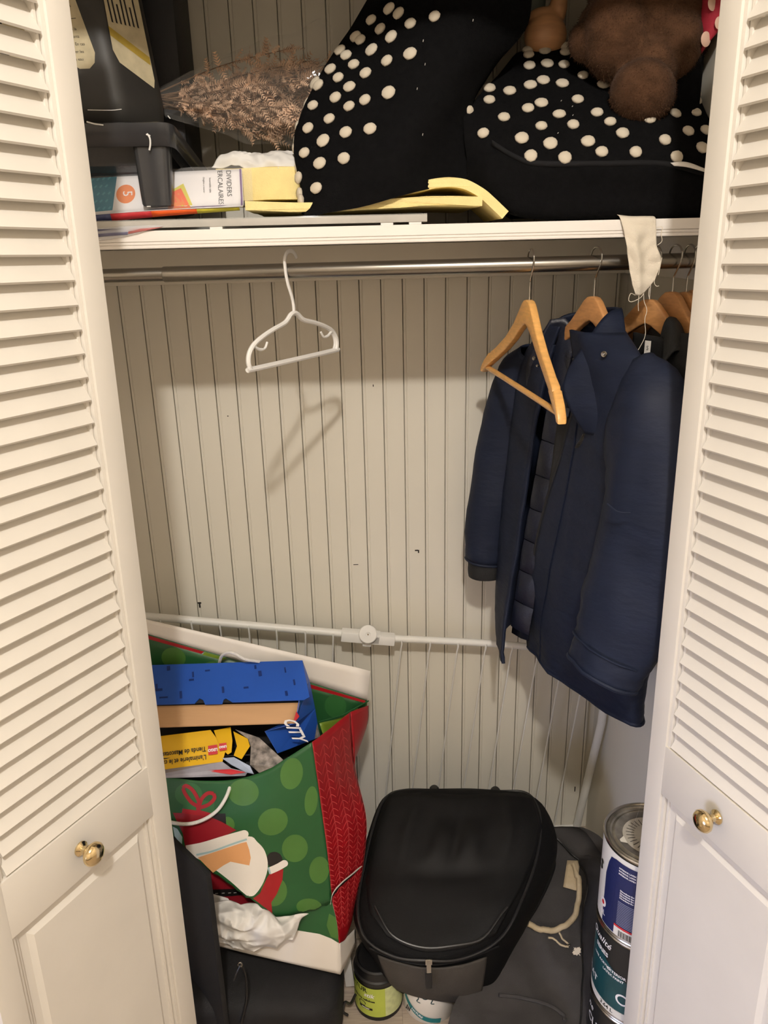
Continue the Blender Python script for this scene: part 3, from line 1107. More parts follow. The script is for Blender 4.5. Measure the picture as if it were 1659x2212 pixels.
for body, size, u in (('DIVIDERS', .0112, LW - .022), ('INTERCALAIRES', .0112, LW - .036), ('Insertable tabs', .0045, LW - .052), ('Onglets a inserer', .0040, LW - .062)):
    bmt = text_bm(body, size)
    bmesh.ops.rotate(bmt, cent=(0, 0, 0), matrix=Matrix.Rotation(radians(-90), 3, 'Z'), verts=bmt.verts)
    vm = min(v.co.y for v in bmt.verts)
    bmesh.ops.translate(bmt, vec=(u, LH * .24 - vm + (.014 if body == 'DIVIDERS' else 0 if size > .01 else .022), 0), verts=bmt.verts)
    for v in bmt.verts:
        v.co.y = min(v.co.y, LH - .001)
    decal('lettering', bmt, INK, card, dc, .0011)
decal('purple_edge', poly_bm([(LW - .004, .014), (LW - .001, .014), (LW - .001, LH), (LW - .004, LH)], .02), PURP, card, dc)
decal('purple_tab', poly_bm([(.10, .009), (.20, .010), (.24, .018), (.13, .018), (.102, .015)], .015), PURP, card, dc, .0009)
# coloured tab edges fanned under the card
tabs = [(0, .062, NAVYP), (.062, .125, RED_), (.125, .195, ORG2), (.195, LW - .004, YEL)]
for a, b, m in tabs:
    bm = bmesh.new()
    n = 6
    grid(bm, [[card(a + (b - a) * i / n, .0035 - .006 * (1 - (a + (b - a) * i / n) / LW), -.002 + hh) + V((0, -.002, -.0015 - .009 * (1 - (a + (b - a) * i / n) / LW) * (hh < 0))) for i in range(n + 1)] for hh in (.003, -.004)])
    solid(fin('coloured_tab', bm, m, dv), .0012)
bm = bmesh.new()
grid(bm, [[card(-.01 + (LW + .026) * i / 24, -.004 + (LH + .008) * j / 10, .0035 + .0018 * fbm(V((i * .4, j * .5, 1)), 1.0)) for i in range(25)] for j in range(11)])
SLEEVE = mat('clear_sleeve', (240, 240, 240), 0.12, alpha=0.13, var=0.02)
fin('clear_sleeve', bm, SLEEVE, dv)
bm = bmesh.new()
grid(bm, surf([[V((-0.4144, 1.302, 1.618)), V((-0.3345, 1.3, 1.619)), V((-0.2843, 1.302, 1.62))], [V((-0.4139, 1.296, 1.609)), V((-0.3562, 1.296, 1.611)), V((-0.3129, 1.298, 1.614))], [V((-0.4153, 1.296, 1.597)), V((-0.3789, 1.296, 1.6)), V((-0.3349, 1.296, 1.608))]], 6, 4))
solid(fin('loose_flap', bm, mat('clear_flap', (236, 236, 238), 0.15, alpha=0.35, var=0.02), dv), .0004)
for pts, m in (([(-0.4138, 1.299, 1.615), (-0.3506, 1.299, 1.615), (-0.3522, 1.295, 1.606), (-0.4144, 1.295, 1.603)], NAVYP), ([(-0.3499, 1.299, 1.615), (-0.2972, 1.3, 1.616), (-0.3129, 1.297, 1.613), (-0.3514, 1.295, 1.607)], RED_)):
    bm = bmesh.new()
    bm.faces.new([bm.verts.new(V(p) + V((0, -.0008, 0))) for p in pts])
    mm = bpy.data.materials.get(m.name + '_haze') or mat(m.name + '_haze', (120, 120, 150) if m is NAVYP else (205, 120, 116), .3, alpha=.7, var=.02)
    solid(fin('tab_behind_film', bm, mm, dv), .0003)

# ---- black plastic paint tray
TRAY = mat('black_tray_plastic', (46, 47, 50), 0.24, var=0.10, vscale=25, bump=0.1, bscale=120)
DRIP = mat('white_paint_drip', (222, 222, 220), 0.4, var=0.03)
pt = thing('paint_tray', 'black plastic paint tray on legs with white paint drips beside the dividers', 'tray', (-.40, 1.45, 1.62))


def tx(x, y, z):
    return V((x, y, z))


FX0, FX1, FY, FZ = -.62, -.2700, 1.312, 1.767     # front edge of the rim
BY, BZ = 1.70, 1.690
bm = bmesh.new()


def rimpt(s, t):
    """s 0..1 across, t 0..1 front to back on the rim plane"""
    return V((FX0 + (FX1 - FX0) * s + .012 * t, FY + (BY - FY) * t, FZ + (BZ - FZ) * t))


loops = []
for ins, dz in ((.0, -.034), (.0, -.002), (.003, 0), (.018, 0), (.022, -.004), (.050, -.055), (.060, -.060)):
    k = ins / .36
    q = [rimpt(k, k), rimpt(1 - k, k), rimpt(1 - k, 1 - k), rimpt(k, 1 - k)]
    loops.append([V((p.x, p.y, p.z + dz * (1.0 if ins > .02 else 1))) for p in q])
# rounded corners
def rc4(q, r=.022, n=5):
    out = []
    for i in range(4):
        a, b, c = q[i - 1], q[i], q[(i + 1) % 4]
        d1, d2 = (a - b).normalized(), (c - b).normalized()
        for j in range(n + 1):
            t = j / n
            p0, p1 = b + d1 * r, b + d2 * r
            out.append((p0 * (1 - t) + b * t) * (1 - t) + (b * (1 - t) + p1 * t) * t)
    return out


rings = [[bm.verts.new(p) for p in rc4(q)] for q in loops]
for a, b in zip(rings, rings[1:]):
    for j in range(len(a)):
        k = (j + 1) % len(a)
        bm.faces.new((a[j], a[k], b[k], b[j]))
bm.faces.new(rings[-1])
trb = solid(fin('tray_shell', bm, TRAY, pt, ang=45), .0022)
# hull below the rim
bm = bmesh.new()
hull = []
for ins, t0, zz in ((.026, .0, -.004), (.034, .01, -.050), (.062, .05, -.060)):
    k = ins / .36
    q = [rimpt(k, k), rimpt(1 - k, k), rimpt(1 - k, 1 - k), rimpt(k, 1 - k)]
    hull.append([bm.verts.new(V((p.x, p.y, max(p.z + zz, 1.662)))) for p in rc4(q)])
for a, b in zip(hull, hull[1:]):
    for j in range(len(a)):
        k = (j + 1) % len(a)
        bm.faces.new((a[j], a[k], b[k], b[j]))
bm.faces.new(hull[-1])
fin('tray_hull', bm, TRAY, pt, ang=45)
for lx in (-.308, -.56):
    bm = bmesh.new()
    secs = []
    for z, hw, hd in ((1.752, .030, .020), (1.735, .0285, .019), (1.70, .0265, .017), (1.664, .0245, .015), (1.6515, .0235, .014), (1.6480, .021, .012)):
        ring = []
        for j in range(20):
            t = 2 * pi * j / 20
            c, s = cos(t), sin(t)
            ring.append(bm.verts.new((lx + hw * math.copysign(abs(c) ** .45, c), FY + .004 + hd + hd * math.copysign(abs(s) ** .6, s), z)))
        secs.append(ring)
    for a, b in zip(secs, secs[1:]):
        for j in range(20):
            bm.faces.new((a[j], a[(j + 1) % 20], b[(j + 1) % 20], b[j]))
    bm.faces.new(secs[-1])
    bm.faces.new(secs[0][::-1])
    fin('leg', bm, TRAY, pt)
for pts, wd in (([(-0.308, 1.31, 1.75), (-0.3045, 1.31, 1.744), (-0.3048, 1.31, 1.735), (-0.3073, 1.31, 1.727)], .0028), ([(-0.3094, 1.31, 1.749), (-0.3034, 1.31, 1.747)], .0022), ([(-0.3963, 1.31, 1.768), (-0.3856, 1.31, 1.765), (-0.372, 1.31, 1.763)], .0022), ([(-0.3925, 1.31, 1.784), (-0.358, 1.31, 1.783), (-0.3419, 1.31, 1.784)], .0010), ([(-0.3206, 1.31, 1.647), (-0.3148, 1.31, 1.647)], .0016), ([(-0.2736, 1.31, 1.774), (-0.2706, 1.31, 1.77)], .0014)):
    bm = bmesh.new()
    tube(bm, spline([V(p) + V((0, -.0012, 0)) for p in pts], 3), wd / 2, 6)
    fin('paint_drip', bm, DRIP, pt)

# ---- black jug with worn labels standing in the tray
JUG = mat('black_jug_plastic', (40, 39, 37), 0.5, var=0.18, vscale=18, bump=0.15, bscale=40)
LABEL = mat('worn_cream_label', (196, 184, 152), 0.65, var=0.14, vscale=45, bump=0.1, bscale=80)
LABELY = mat('worn_yellow_label', (176, 150, 60), 0.65, var=0.15, vscale=45)
jg = thing('black_jug', 'square black plastic jug with worn cream labels standing in the paint tray', 'jug', (-.37, 1.47, 1.77))
CJ = [V((-0.3685, 1.43, 1.844)), V((-0.3357, 1.515, 1.866)), V((-.50, 1.56, 1.8)), V((-.56, 1.44, 1.8))]
bm = bmesh.new()
base = [V((-.366, 1.405, 0)), V((-.306, 1.475, 0)), V((-.395, 1.60, 0)), V((-.555, 1.53, 0)), V((-.545, 1.415, 0))]


def rcn(q, r, n=4):
    out = []
    m = len(q)
    for i in range(m):
        a, b, c = q[i - 1], q[i], q[(i + 1) % m]
        d1, d2 = (a - b).normalized(), (c - b).normalized()
        for j in range(n + 1):
            t = j / n
            p0, p1 = b + d1 * r, b + d2 * r
            out.append((p0 * (1 - t) + b * t) * (1 - t) + (b * (1 - t) + p1 * t) * t)
    return out


cen = sum(base, V((0, 0, 0))) / len(base)
secs = []
for z, k in ((1.775, .86), (1.785, .96), (1.815, 1.0), (2.0, .985), (2.08, .93), (2.12, .6), (2.15, .3)):
    secs.append([bm.verts.new(V((cen.x + (p.x - cen.x) * k - (z - 1.78) * .10, cen.y + (p.y - cen.y) * k, z))) for p in rcn(base, .018)])
for a, b in zip(secs, secs[1:]):
    for j in range(len(a)):
        k = (j + 1) % len(a)
        bm.faces.new((a[j], a[k], b[k], b[j]))
bm.faces.new(secs[0][::-1])
bm.faces.new(secs[-1])
jb = fin('bottle', bm, JUG, jg, ang=50)


def jface(i, h):
    a, b = base[i], base[(i + 1) % 5]
    d = (b - a).normalized()
    n = V((d.y, -d.x, 0))

    def f(u, v, hh=0):
        p = a + d * u
        z = v
        k = 1.0 - .015 * (z - 1.815) / .185
        return V((cen.x + (p.x - cen.x) * k - (z - 1.78) * .10, cen.y + (p.y - cen.y) * k, z)) + n * (h + hh)
    return f


fR = jface(0, .0008)
decal('label', poly_bm([(.012, 1.975), (.008, 1.885), (.016, 1.868), (.074, 1.838), (.078, 1.850), (.078, 1.99)], .02), LABEL, fR, jb, 0)
decal('label_stripe', poly_bm([(.009, 1.905), (.076, 1.872), (.077, 1.884), (.009, 1.918)], .02), LABELY, fR, jb, .0004)
for k in range(7):
    u = .017 + .008 * k
    decal('small_print', poly_bm([(u, 1.925), (u + .003, 1.924), (u + .002, 1.972 - (k % 3) * .01), (u - .001, 1.972 - (k % 3) * .01)], .02), INK, fR, jb, .0004)
fL = jface(4, .0008)
LF = (base[0] - base[4]).length
decal('label', poly_bm([(LF - .16, 1.985), (LF - .047, 1.985), (LF - .045, 1.962), (LF - .035, 1.955), (LF - .022, 1.88), (LF - .026, 1.866), (LF - .036, 1.858), (LF - .052, 1.858), (LF - .058, 1.862), (LF - .16, 1.850)], .03), LABEL, fL, jb, 0)
for k, txt in enumerate(('Lire les directives', 'avant emploi', '', 'Garder hors de la', 'portee des enfants', 'Ne pas avaler. En cas', 'de contact laver les', 'yeux a grande eau')):
    if not txt:
        continue
    bmt = text_bm(txt, .0062, 'LEFT')
    bmesh.ops.translate(bmt, vec=(LF - .088, 1.945 - k * .0105, 0), verts=bmt.verts)
    decal('small_print', bmt, INK, fL, jb, .0004)
decal('small_print', poly_bm([(LF - .12, 1.9235), (LF - .040, 1.9275), (LF - .040, 1.9283), (LF - .12, 1.9243)]), INK, fL, jb, .0004)

# ---- dark box at the back
DBOX = mat('charcoal_case', (30, 31, 35), 0.6, var=0.12, vscale=20, bump=0.2)
bm = bmesh.new()
box(bm, (-.41, 1.585, 1.70), (-.2995, 1.735, 2.15), .016)
tag(fin('black_case', bm, DBOX, loc=(-.355, 1.66, 1.70)), 'tall plain black case against the back wall behind the jug', 'case')

# ---- dried flower bouquet in cellophane
DRY = mat('dried_fern', (198, 164, 136), 0.85, var=0.5, vscale=34)
STEMM = mat('dried_stem', (112, 86, 64), 0.8, var=0.2)
CELLO = mat('cellophane', (236, 232, 224), 0.05, alpha=0.06, var=0.02, bump=1.0, bscale=30)
bq = thing('dried_bouquet', 'dried brown fern bouquet lying on its side in crinkled cellophane', 'bouquet', (-.20, 1.56, 1.70))
A0 = V((-0.3375, 1.52, 1.827))
tips_c = V((-0.0517, 1.56, 1.833))
ax = (tips_c - A0).normalized()
rnd = random.Random(11)
bms, bml = bmesh.new(), bmesh.new()
for k in range(40):
    a, r = rnd.uniform(0, 2 * pi), sqrt(rnd.random())
    end = V((-0.0597, 1.56, 1.84)) + V((rnd.uniform(-.07, .03), cos(a) * r * .055, sin(a) * r * .082))
    st = A0 + V((rnd.uniform(-.02, .02), rnd.uniform(-.012, .012), rnd.uniform(-.010, .010)))
    mid = (st * .5 + end * .5) + V((0, 0, (end.z - (st.z * .5 + end.z * .5)) * .25))
    P = spline([st, mid, end], 8)
    tube(bms, P, [.0013 - .0008 * i / (len(P) - 1) for i in range(len(P))], 4, cap=False)
    for i in range(3, len(P) - 1):
        for s in range(4):
            t = rnd.random()
            b = P[i] * (1 - t) + P[i + 1] * t
            d = (V((rnd.uniform(-1, 1), rnd.uniform(-1, 1), rnd.uniform(-1, 1))) + ax * .8).normalized()
            L = rnd.uniform(.015, .032) * (.6 + .6 * i / len(P))
            n = d.cross(V((rnd.uniform(-1, 1), rnd.uniform(-1, 1), rnd.uniform(-1, 1)))).normalized()
            m_ = d.cross(n)
            # a small frond: midrib with leaflets in a herringbone
            c = [b, b + d * L * .5 + m_ * .0015, b + d * L]
            for q in range(5):
                f = (q + .5) / 5.5
                o = b + d * L * f
                wl = L * .34 * (1 - f * .6)
                for sg in (-1, 1):
                    e = o + n * sg * wl + d * wl * .7 + m_ * rnd.uniform(-.001, .001)
                    bml.faces.new([bml.verts.new(o - d * .0014), bml.verts.new(e), bml.verts.new(o + d * .0022)])
fin('stems', bms, STEMM, bq)
me = bpy.data.meshes.new('dried_leaves')
bml.to_mesh(me)
bml.free()
lv = link('dried_leaves', me, DRY, bq)
tag(lv, kind='stuff')
bm = bmesh.new()
cl = []
for i in range(19):
    t = i / 18
    c = A0 * (1 - t) + V((-0.0327, 1.56, 1.847)) * t
    ry_, rz_ = .014 + .058 * t ** .8, .014 + .092 * t ** .75
    ring = []
    for j in range(30):
        a = 2 * pi * j / 30
        k = 1 + .10 * NZ.noise(V((t * 5, cos(a) * 2.2, sin(a) * 2.2))) * 1.4 + .05 * sin(a * 9 + t * 7)
        p = c + V((.012 * sin(a * 5 + 2) * t, cos(a) * ry_ * k, sin(a) * rz_ * k))
        p.y = min(p.y, 1.735)
        ring.append(p)
    cl.append(ring)
grid(bm, cl, closed=True)
fin('cellophane_wrap', bm, CELLO, bq)
# ---- crumpled tissue by the foam
TISS = mat('white_tissue', (222, 220, 216), 0.7, var=0.03, vscale=30)
TISS.node_tree.nodes['Principled BSDF'].inputs['Subsurface Weight'].default_value = 0.0


def crumple(name, label, pts_rows, m, seed, amp, loc, nu=10, nv=8, parent=None):
    bm = bmesh.new()
    off = V((seed * 3.1, seed * 1.7, seed))

    def f(p, u, v):
        q = p + off
        rid = 1 - abs(NZ.noise(q * 24)) * 2
        rid2 = 1 - abs(NZ.noise(q * 47 + V((4, 4, 4)))) * 2
        return p + V((NZ.noise(q * 14 + V((9, 0, 0))) * amp, -(rid * .8 + rid2 * .35) * amp, (NZ.noise(q * 18) + .4 * rid2) * amp))
    grid(bm, surf([[V(p) for p in r] for r in pts_rows], nu, nv), f=f)
    return fin(name, bm, m, parent, ang=48, loc=None if parent else loc)


o = crumple('crumpled_tissue', '', [[(-0.2263, 1.402, 1.709), (-0.1816, 1.397, 1.705), (-0.1283, 1.397, 1.703), (-0.0826, 1.402, 1.702)], [(-0.2183, 1.407, 1.722), (-0.1732, 1.402, 1.722), (-0.1275, 1.402, 1.72), (-0.082, 1.407, 1.718)], [(-0.2078, 1.432, 1.729), (-0.1609, 1.432, 1.731), (-0.1219, 1.432, 1.732), (-0.083, 1.432, 1.729)], [(-0.2169, 1.492, 1.73), (-0.1683, 1.492, 1.729), (-0.1276, 1.492, 1.728), (-0.0869, 1.492, 1.727)]], TISS, 2.0, .009, (-.12, 1.42, 1.70), 18, 10)
solid(o, .0004)
tag(o, 'crumpled white tissue paper lying on top of the yellow foam block', 'tissue paper')

# ---- cloth strip hanging over the shelf edge
RAG = mat('off_white_muslin', (226, 216, 198), 0.9, var=0.05, vscale=40, bump=0.5, bscale=900)
cl = thing('cloth_strip', 'off-white frayed cloth strip hanging over the shelf edge above the hangers', 'cloth', (.46, 1.295, 1.55))
rows = [
    [(.432, 1.360, 1.6135), (.450, 1.362, 1.6135), (.470, 1.362, 1.6135), (.486, 1.360, 1.6135)],
    [(.4255, 1.306, 1.6185), (.445, 1.302, 1.6155), (.466, 1.302, 1.6150), (.4845, 1.304, 1.6145)],
    [(.430, 1.293, 1.603), (.448, 1.291, 1.600), (.468, 1.294, 1.600), (.486, 1.295, 1.598)],
    [(.438, 1.292, 1.575), (.452, 1.287, 1.572), (.466, 1.293, 1.572), (.489, 1.292, 1.568)],
    [(.446, 1.293, 1.540), (.460, 1.288, 1.538), (.474, 1.294, 1.540), (.4975, 1.291, 1.548)],
    [(.453, 1.293, 1.515), (.463, 1.289, 1.513), (.474, 1.293, 1.516), (.492, 1.292, 1.522)],
    [(.4605, 1.294, 1.4945), (.467, 1.291, 1.4935), (.474, 1.293, 1.4965), (.482, 1.293, 1.506)],
]
bm = bmesh.new()
grid(bm, surf([[V(p) for p in r] for r in rows], 10, 7), f=lambda p, u, v: p + V((0, (1 - 2 * abs(NZ.noise(p * 38))) * .0028 * min(1, u * 2) - .001, 0)))
solid(fin('fabric', bm, RAG, cl), .0007)
for pts in ([(.4605, 1.294, 1.494), (.452, 1.292, 1.497), (.449, 1.291, 1.487), (.455, 1.291, 1.484), (.468, 1.291, 1.490), (.474, 1.292, 1.497)],
            [(.466, 1.292, 1.4935), (.4655, 1.291, 1.480), (.467, 1.291, 1.469)],
            [(.4735, 1.292, 1.496), (.475, 1.291, 1.484), (.4805, 1.290, 1.470), (.478, 1.289, 1.455), (.481, 1.289, 1.43), (.473, 1.288, 1.41), (.4655, 1.287, 1.398), (.4625, 1.287, 1.384)],
            [(.482, 1.292, 1.505), (.4815, 1.291, 1.495), (.484, 1.291, 1.487)],
            [(.4935, 1.291, 1.532), (.489, 1.291, 1.515), (.4925, 1.29, 1.508), (.497, 1.29, 1.508)],
            [(.4865, 1.293, 1.598), (.4945, 1.292, 1.598), (.4935, 1.291, 1.588), (.4955, 1.291, 1.577), (.489, 1.291, 1.571)],
            [(.498, 1.291, 1.552), (.4955, 1.291, 1.530), (.4945, 1.291, 1.525)]):
    bm = bmesh.new()
    tube(bm, spline(pts, 5), .00055, 5)
    fin('loose_thread', bm, RAG, cl)
# ------------------------------------------------------------------ coats on the rod
NAVY = mat('navy_shell_fabric', (22, 29, 47), 0.62, var=0.12, vscale=16, bump=0.7, bscale=34, spec=0.22, stretch=(1, 1, 2.6))
NAVYQ = mat('navy_quilt_lining', (15, 20, 36), 0.42, var=0.15, vscale=40, bump=0.3, bscale=300)
BLACKF = mat('black_shell_fabric', (16, 17, 20), 0.7, var=0.15, vscale=30, bump=0.3, bscale=500)
CHARF = mat('charcoal_shell_fabric', (33, 35, 38), 0.75, var=0.12, vscale=20, bump=0.35, bscale=600)
DKTRIM = mat('black_bound_edge', (14, 15, 18), 0.7, var=0.1)


def folds(p, u, v, amp=.004, s=9.0, dirn=V((-.9, -.35, 0))):
    """long soft creases that run mostly downwards, plus finer wrinkles"""
    q = V((p.x * 1.6, p.y * 1.6, p.z * .55)) * s
    a = NZ.noise(q) + .45 * NZ.noise(q * 2.3 + V((5, 1, 2))) + .25 * NZ.noise(V((p.x, p.y, p.z * 1.8)) * 42)
    return p + dirn * a * amp


cn = thing('navy_coat', 'navy blue hooded-collar winter coat hanging open on a wooden hanger', 'coat', (.41, 1.36, .74))
# torso: rows from the yoke down; each row runs front edge (near side) -> near side -> back -> far side -> far front edge
T = [
    (1.435, [(.372, 1.355), (.385, 1.305), (.420, 1.275), (.445, 1.285), (.452, 1.37), (.41, 1.45), (.362, 1.445), (.366, 1.405)]),
    (1.395, [(.376, 1.345), (.384, 1.285), (.428, 1.205), (.452, 1.205), (.466, 1.36), (.375, 1.53), (.338, 1.49), (.358, 1.42)]),
    (1.33, [(.380, 1.325), (.386, 1.270), (.432, 1.175), (.470, 1.180), (.486, 1.36), (.365, 1.565), (.322, 1.525), (.348, 1.43)]),
    (1.20, [(.372, 1.375), (.392, 1.285), (.436, 1.170), (.490, 1.185), (.502, 1.38), (.37, 1.580), (.312, 1.545), (.334, 1.45)]),
    (1.00, [(.349, 1.430), (.384, 1.310), (.442, 1.180), (.508, 1.200), (.522, 1.40), (.37, 1.605), (.302, 1.560), (.318, 1.465)]),
    (.86, [(.350, 1.460), (.378, 1.350), (.456, 1.190), (.516, 1.220), (.526, 1.40), (.37, 1.620), (.300, 1.570), (.302, 1.470)]),
    (.775, [(.356, 1.490), (.384, 1.375), (.474, 1.198), (.520, 1.245), (.530, 1.40), (.375, 1.620), (.302, 1.565), (.294, 1.455)]),
    (.730, [(.360, 1.505), (.388, 1.380), (.486, 1.203), (.520, 1.260), (.530, 1.40), (.38, 1.620), (.306, 1.560), (.2915, 1.440)]),
]
rows = [[V((x, y, z)) for x, y in r] for z, r in T]
G = surf(rows, 9, 7)
bm = bmesh.new()


def torso(p, u, v):
    q = folds(p, u, v, .0065 * (.3 + u))
    return q


grid(bm, G, f=torso)
tor = solid(fin('coat_body', bm, NAVY, cn, ang=60), .005)
# stitched hem band and front fly band follow the cloth
hem = [torso(p, 1, 0) for p in G[-1]]
bm = bmesh.new()
tube(bm, [p + V((0, 0, .002)) for p in hem[:40]], .0052, 8)
fin('hem', bm, NAVY, tor)
edge = [torso(G[i][0], i / (len(G) - 1), 0) for i in range(8, len(G))]
bm = bmesh.new()
tube(bm, edge, .0042, 8)
fin('front_edge', bm, DKTRIM, tor)
edge2 = [torso(G[i][-1], i / (len(G) - 1), 1) for i in range(6, len(G))]
bm = bmesh.new()
tube(bm, edge2, .0040, 8)
fin('front_edge', bm, NAVY, tor)


def along(col, i0, i1, out=.004):
    res = []
    for i in range(i0, i1):
        p = torso(G[i][col], i / (len(G) - 1), col / (len(G[0]) - 1))
        a, b = G[i][max(0, col - 1)], G[i][col + 1]
        n = (b - a).cross(V((0, 0, -1))).normalized()
        if n.x > 0:
            n = -n
        res.append(p + n * out)
    return res


# seam of the storm-flap band
bm = bmesh.new()
tube(bm, along(5, 14, len(G) - 1, .0035), .0022, 6, flat=((1, 0, 0), .6))
fin('fly_seam', bm, NAVY, tor)
# slanted pocket welt
bm = bmesh.new()
pw = [(0.3832, 1.335, 0.9976), (0.394, 1.315, 0.9915), (0.4034, 1.295, 0.9905)]
tube(bm, spline([V(p) + V((-.002, -.002, 0)) for p in pw], 4), .0035, 8)
fin('pocket_welt', bm, NAVY, tor)
# quilted lining panel seen in the opening, in puffed blocks
lin = None
zs = [(1.295, 1.222), (1.220, 1.150), (1.148, 1.078), (1.076, 1.008), (1.006, .938), (.936, .866), (.864, .80)]
LM = {1.30: (.356, 1.425), 1.0: (.327, 1.462), .80: (.310, 1.478)}


def lerp_l(z):
    ks = sorted(LM)
    for a, b in zip(ks, ks[1:]):
        if a <= z <= b + 1e-6:
            t = (z - a) / (b - a)
            return LM[a][0] * (1 - t) + LM[b][0] * t, LM[a][1] * (1 - t) + LM[b][1] * t
    return LM[ks[0]] if z < ks[0] else LM[ks[-1]]


bm = bmesh.new()
Lr = []
for i in range(12):
    z = 1.31 - .53 * i / 11
    x, y = lerp_l(z)
    Lr.append([V((x + .006, y + .004, z)), V((x + .020, y - .022, z)), V((x + .034, y - .035, z))])
grid(bm, Lr)
lin = solid(fin('lining', bm, NAVYQ, cn), .002)
for z1, z0 in zs:
    bm = bmesh.new()
    gr = []
    for i in range(9):
        t = i / 8
        z = z1 + (z0 - z1) * t
        x, y = lerp_l(z)
        rr = []
        for j in range(7):
            s = j / 6
            h = .0085 * (sin(pi * min(max(t, .02), .98)) ** .5) * (sin(pi * min(max(s, .02), .98)) ** .5)
            p = V((x + .002 + .032 * s, y - .002 - .036 * s, z - .006 * s))
            rr.append(p + V((-.75, -.66, 0)) * (h + .0012 * NZ.noise(p * 90)))
        gr.append(rr)
    grid(bm, gr)
    fin('quilt_block', bm, NAVYQ, lin)


def sleeve(name, path, radii, ax, m, parent, squash=.6, n=22, steps=7, amp=.005):
    P = spline(path, steps)
    k = len(P)
    R = [q.x for q in spline([(r, 0, 0) for r in radii], steps)]
    A = V(ax).normalized()
    rings = []
    for i, p in enumerate(P):
        t = (P[min(i + 1, k - 1)] - P[max(i - 1, 0)]).normalized()
        e1 = (A - t * A.dot(t)).normalized()
        e2 = t.cross(e1)
        ring = []
        for j in range(n):
            th = 2 * pi * j / n
            q = p + e1 * cos(th) * R[i] + e2 * sin(th) * R[i] * squash
            w = NZ.noise(V((q.x * 1.5, q.y * 1.5, q.z * .6)) * 15) * amp + NZ.noise(V((q.x, q.y, q.z * 2.0)) * 34) * amp * .45
            ring.append(q + (e1 * cos(th) + e2 * sin(th)) * w)
        rings.append(ring)
    bm = bmesh.new()
    grid(bm, rings, closed=True)
    o = solid(fin(name, bm, m, parent, ang=70), .004)
    return o, rings


# near sleeve, hanging toward the room
s1, rg = sleeve('sleeve', [(.444, 1.215, 1.392), (.452, 1.172, 1.345), (.452, 1.135, 1.22), (.440, 1.125, 1.08), (.412, 1.122, .96), (.392, 1.120, .893)], [.030, .062, .079, .082, .075, .066], (.62, -.78, 0), NAVY, cn, .52, amp=.009)
bm = bmesh.new()
tube(bm, [q for q in rg[-1]], .0045, 8, closed=True)
fin('cuff', bm, NAVY, s1)
bm = bmesh.new()
tube(bm, [q + V((-.001, -.0015, .018)) for q in rg[-4]], .0022, 6, closed=True)
fin('cuff_seam', bm, NAVY, s1)
# elbow patch seam
bm = bmesh.new()
tube(bm, spline([V(p) for p in ((0.3743, 1.1, 1.2), (0.3864, 1.085, 1.192), (0.4039, 1.08, 1.191))], 4), .0016, 6)
fin('elbow_seam', bm, NAVY, s1)
# far sleeve against the wall
s2, rg2 = sleeve('sleeve', [(.345, 1.515, 1.375), (.330, 1.560, 1.315), (.302, 1.585, 1.16), (.282, 1.590, 1.02), (.270, 1.590, .905)], [.026, .048, .053, .050, .041], (.9, -.35, 0), NAVY, cn, .72)
s3, rg3 = sleeve('inner_cuff', [(.271, 1.590, .912), (.2715, 1.590, .882), (.272, 1.590, .868)], [.036, .0365, .035], (.9, -.35, 0), BLACKF, s2, .72, amp=.002)
bm = bmesh.new()
tube(bm, rg2[-1], .0035, 8, closed=True)
fin('cuff', bm, NAVY, s2)
# collar: stand at the back, big turned flap on the near side, dark inside on the far side
bm = bmesh.new()
Gc = surf([
    [V((0.4527, 1.337, 1.469)), V((0.4497, 1.385, 1.468)), V((0.4214, 1.445, 1.458)), V((0.3775, 1.462, 1.443)), V((0.3429, 1.48, 1.389))],
    [V((0.4549, 1.33, 1.452)), V((0.4568, 1.392, 1.447)), V((0.4225, 1.455, 1.43)), V((0.3726, 1.472, 1.415)), V((0.3361, 1.486, 1.368))],
    [V((0.4553, 1.318, 1.427)), V((0.4628, 1.395, 1.414)), V((0.4208, 1.46, 1.395)), V((0.367, 1.478, 1.377)), V((0.3327, 1.49, 1.341))],
], 8, 6)
grid(bm, Gc, f=lambda p, u, v: folds(p, u, v, .002, 14))
col = solid(fin('collar', bm, NAVY, cn, ang=60), .006)
# turned-down near lapel
bm = bmesh.new()
Gl = surf([
    [V((0.4524, 1.334, 1.47)), V((0.4225, 1.318, 1.462)), V((0.3893, 1.308, 1.419)), V((0.3602, 1.305, 1.375))],
    [V((0.4457, 1.288, 1.44)), V((0.4157, 1.275, 1.412)), V((0.3799, 1.275, 1.367)), V((0.3478, 1.29, 1.342))],
    [V((0.4395, 1.235, 1.407)), V((0.4153, 1.235, 1.359)), V((0.3908, 1.245, 1.316)), V((0.3634, 1.275, 1.303))],
    [V((0.438, 1.225, 1.382)), V((0.4224, 1.225, 1.323)), V((0.4035, 1.24, 1.277)), V((0.3855, 1.268, 1.271))],
], 7, 6)
grid(bm, Gl, f=lambda p, u, v: folds(p, u, v, .0025, 14))
lap = solid(fin('lapel', bm, NAVY, cn, ang=60), .005)
bm = bmesh.new()
Gl2 = surf([
    [V((0.3572, 1.44, 1.445)), V((0.3863, 1.43, 1.445)), V((0.399, 1.42, 1.401))],
    [V((0.3384, 1.455, 1.402)), V((0.3741, 1.44, 1.399)), V((0.3947, 1.42, 1.354))],
    [V((0.3259, 1.475, 1.361)), V((0.3583, 1.455, 1.35)), V((0.3871, 1.42, 1.302))],
    [V((0.3316, 1.485, 1.292)), V((0.3532, 1.465, 1.277)), V((0.3754, 1.43, 1.238))],
], 6, 5)
grid(bm, Gl2, f=lambda p, u, v: folds(p, u, v, .0015, 16))
lap2 = solid(fin('lapel', bm, NAVYQ, cn, ang=60), .004)
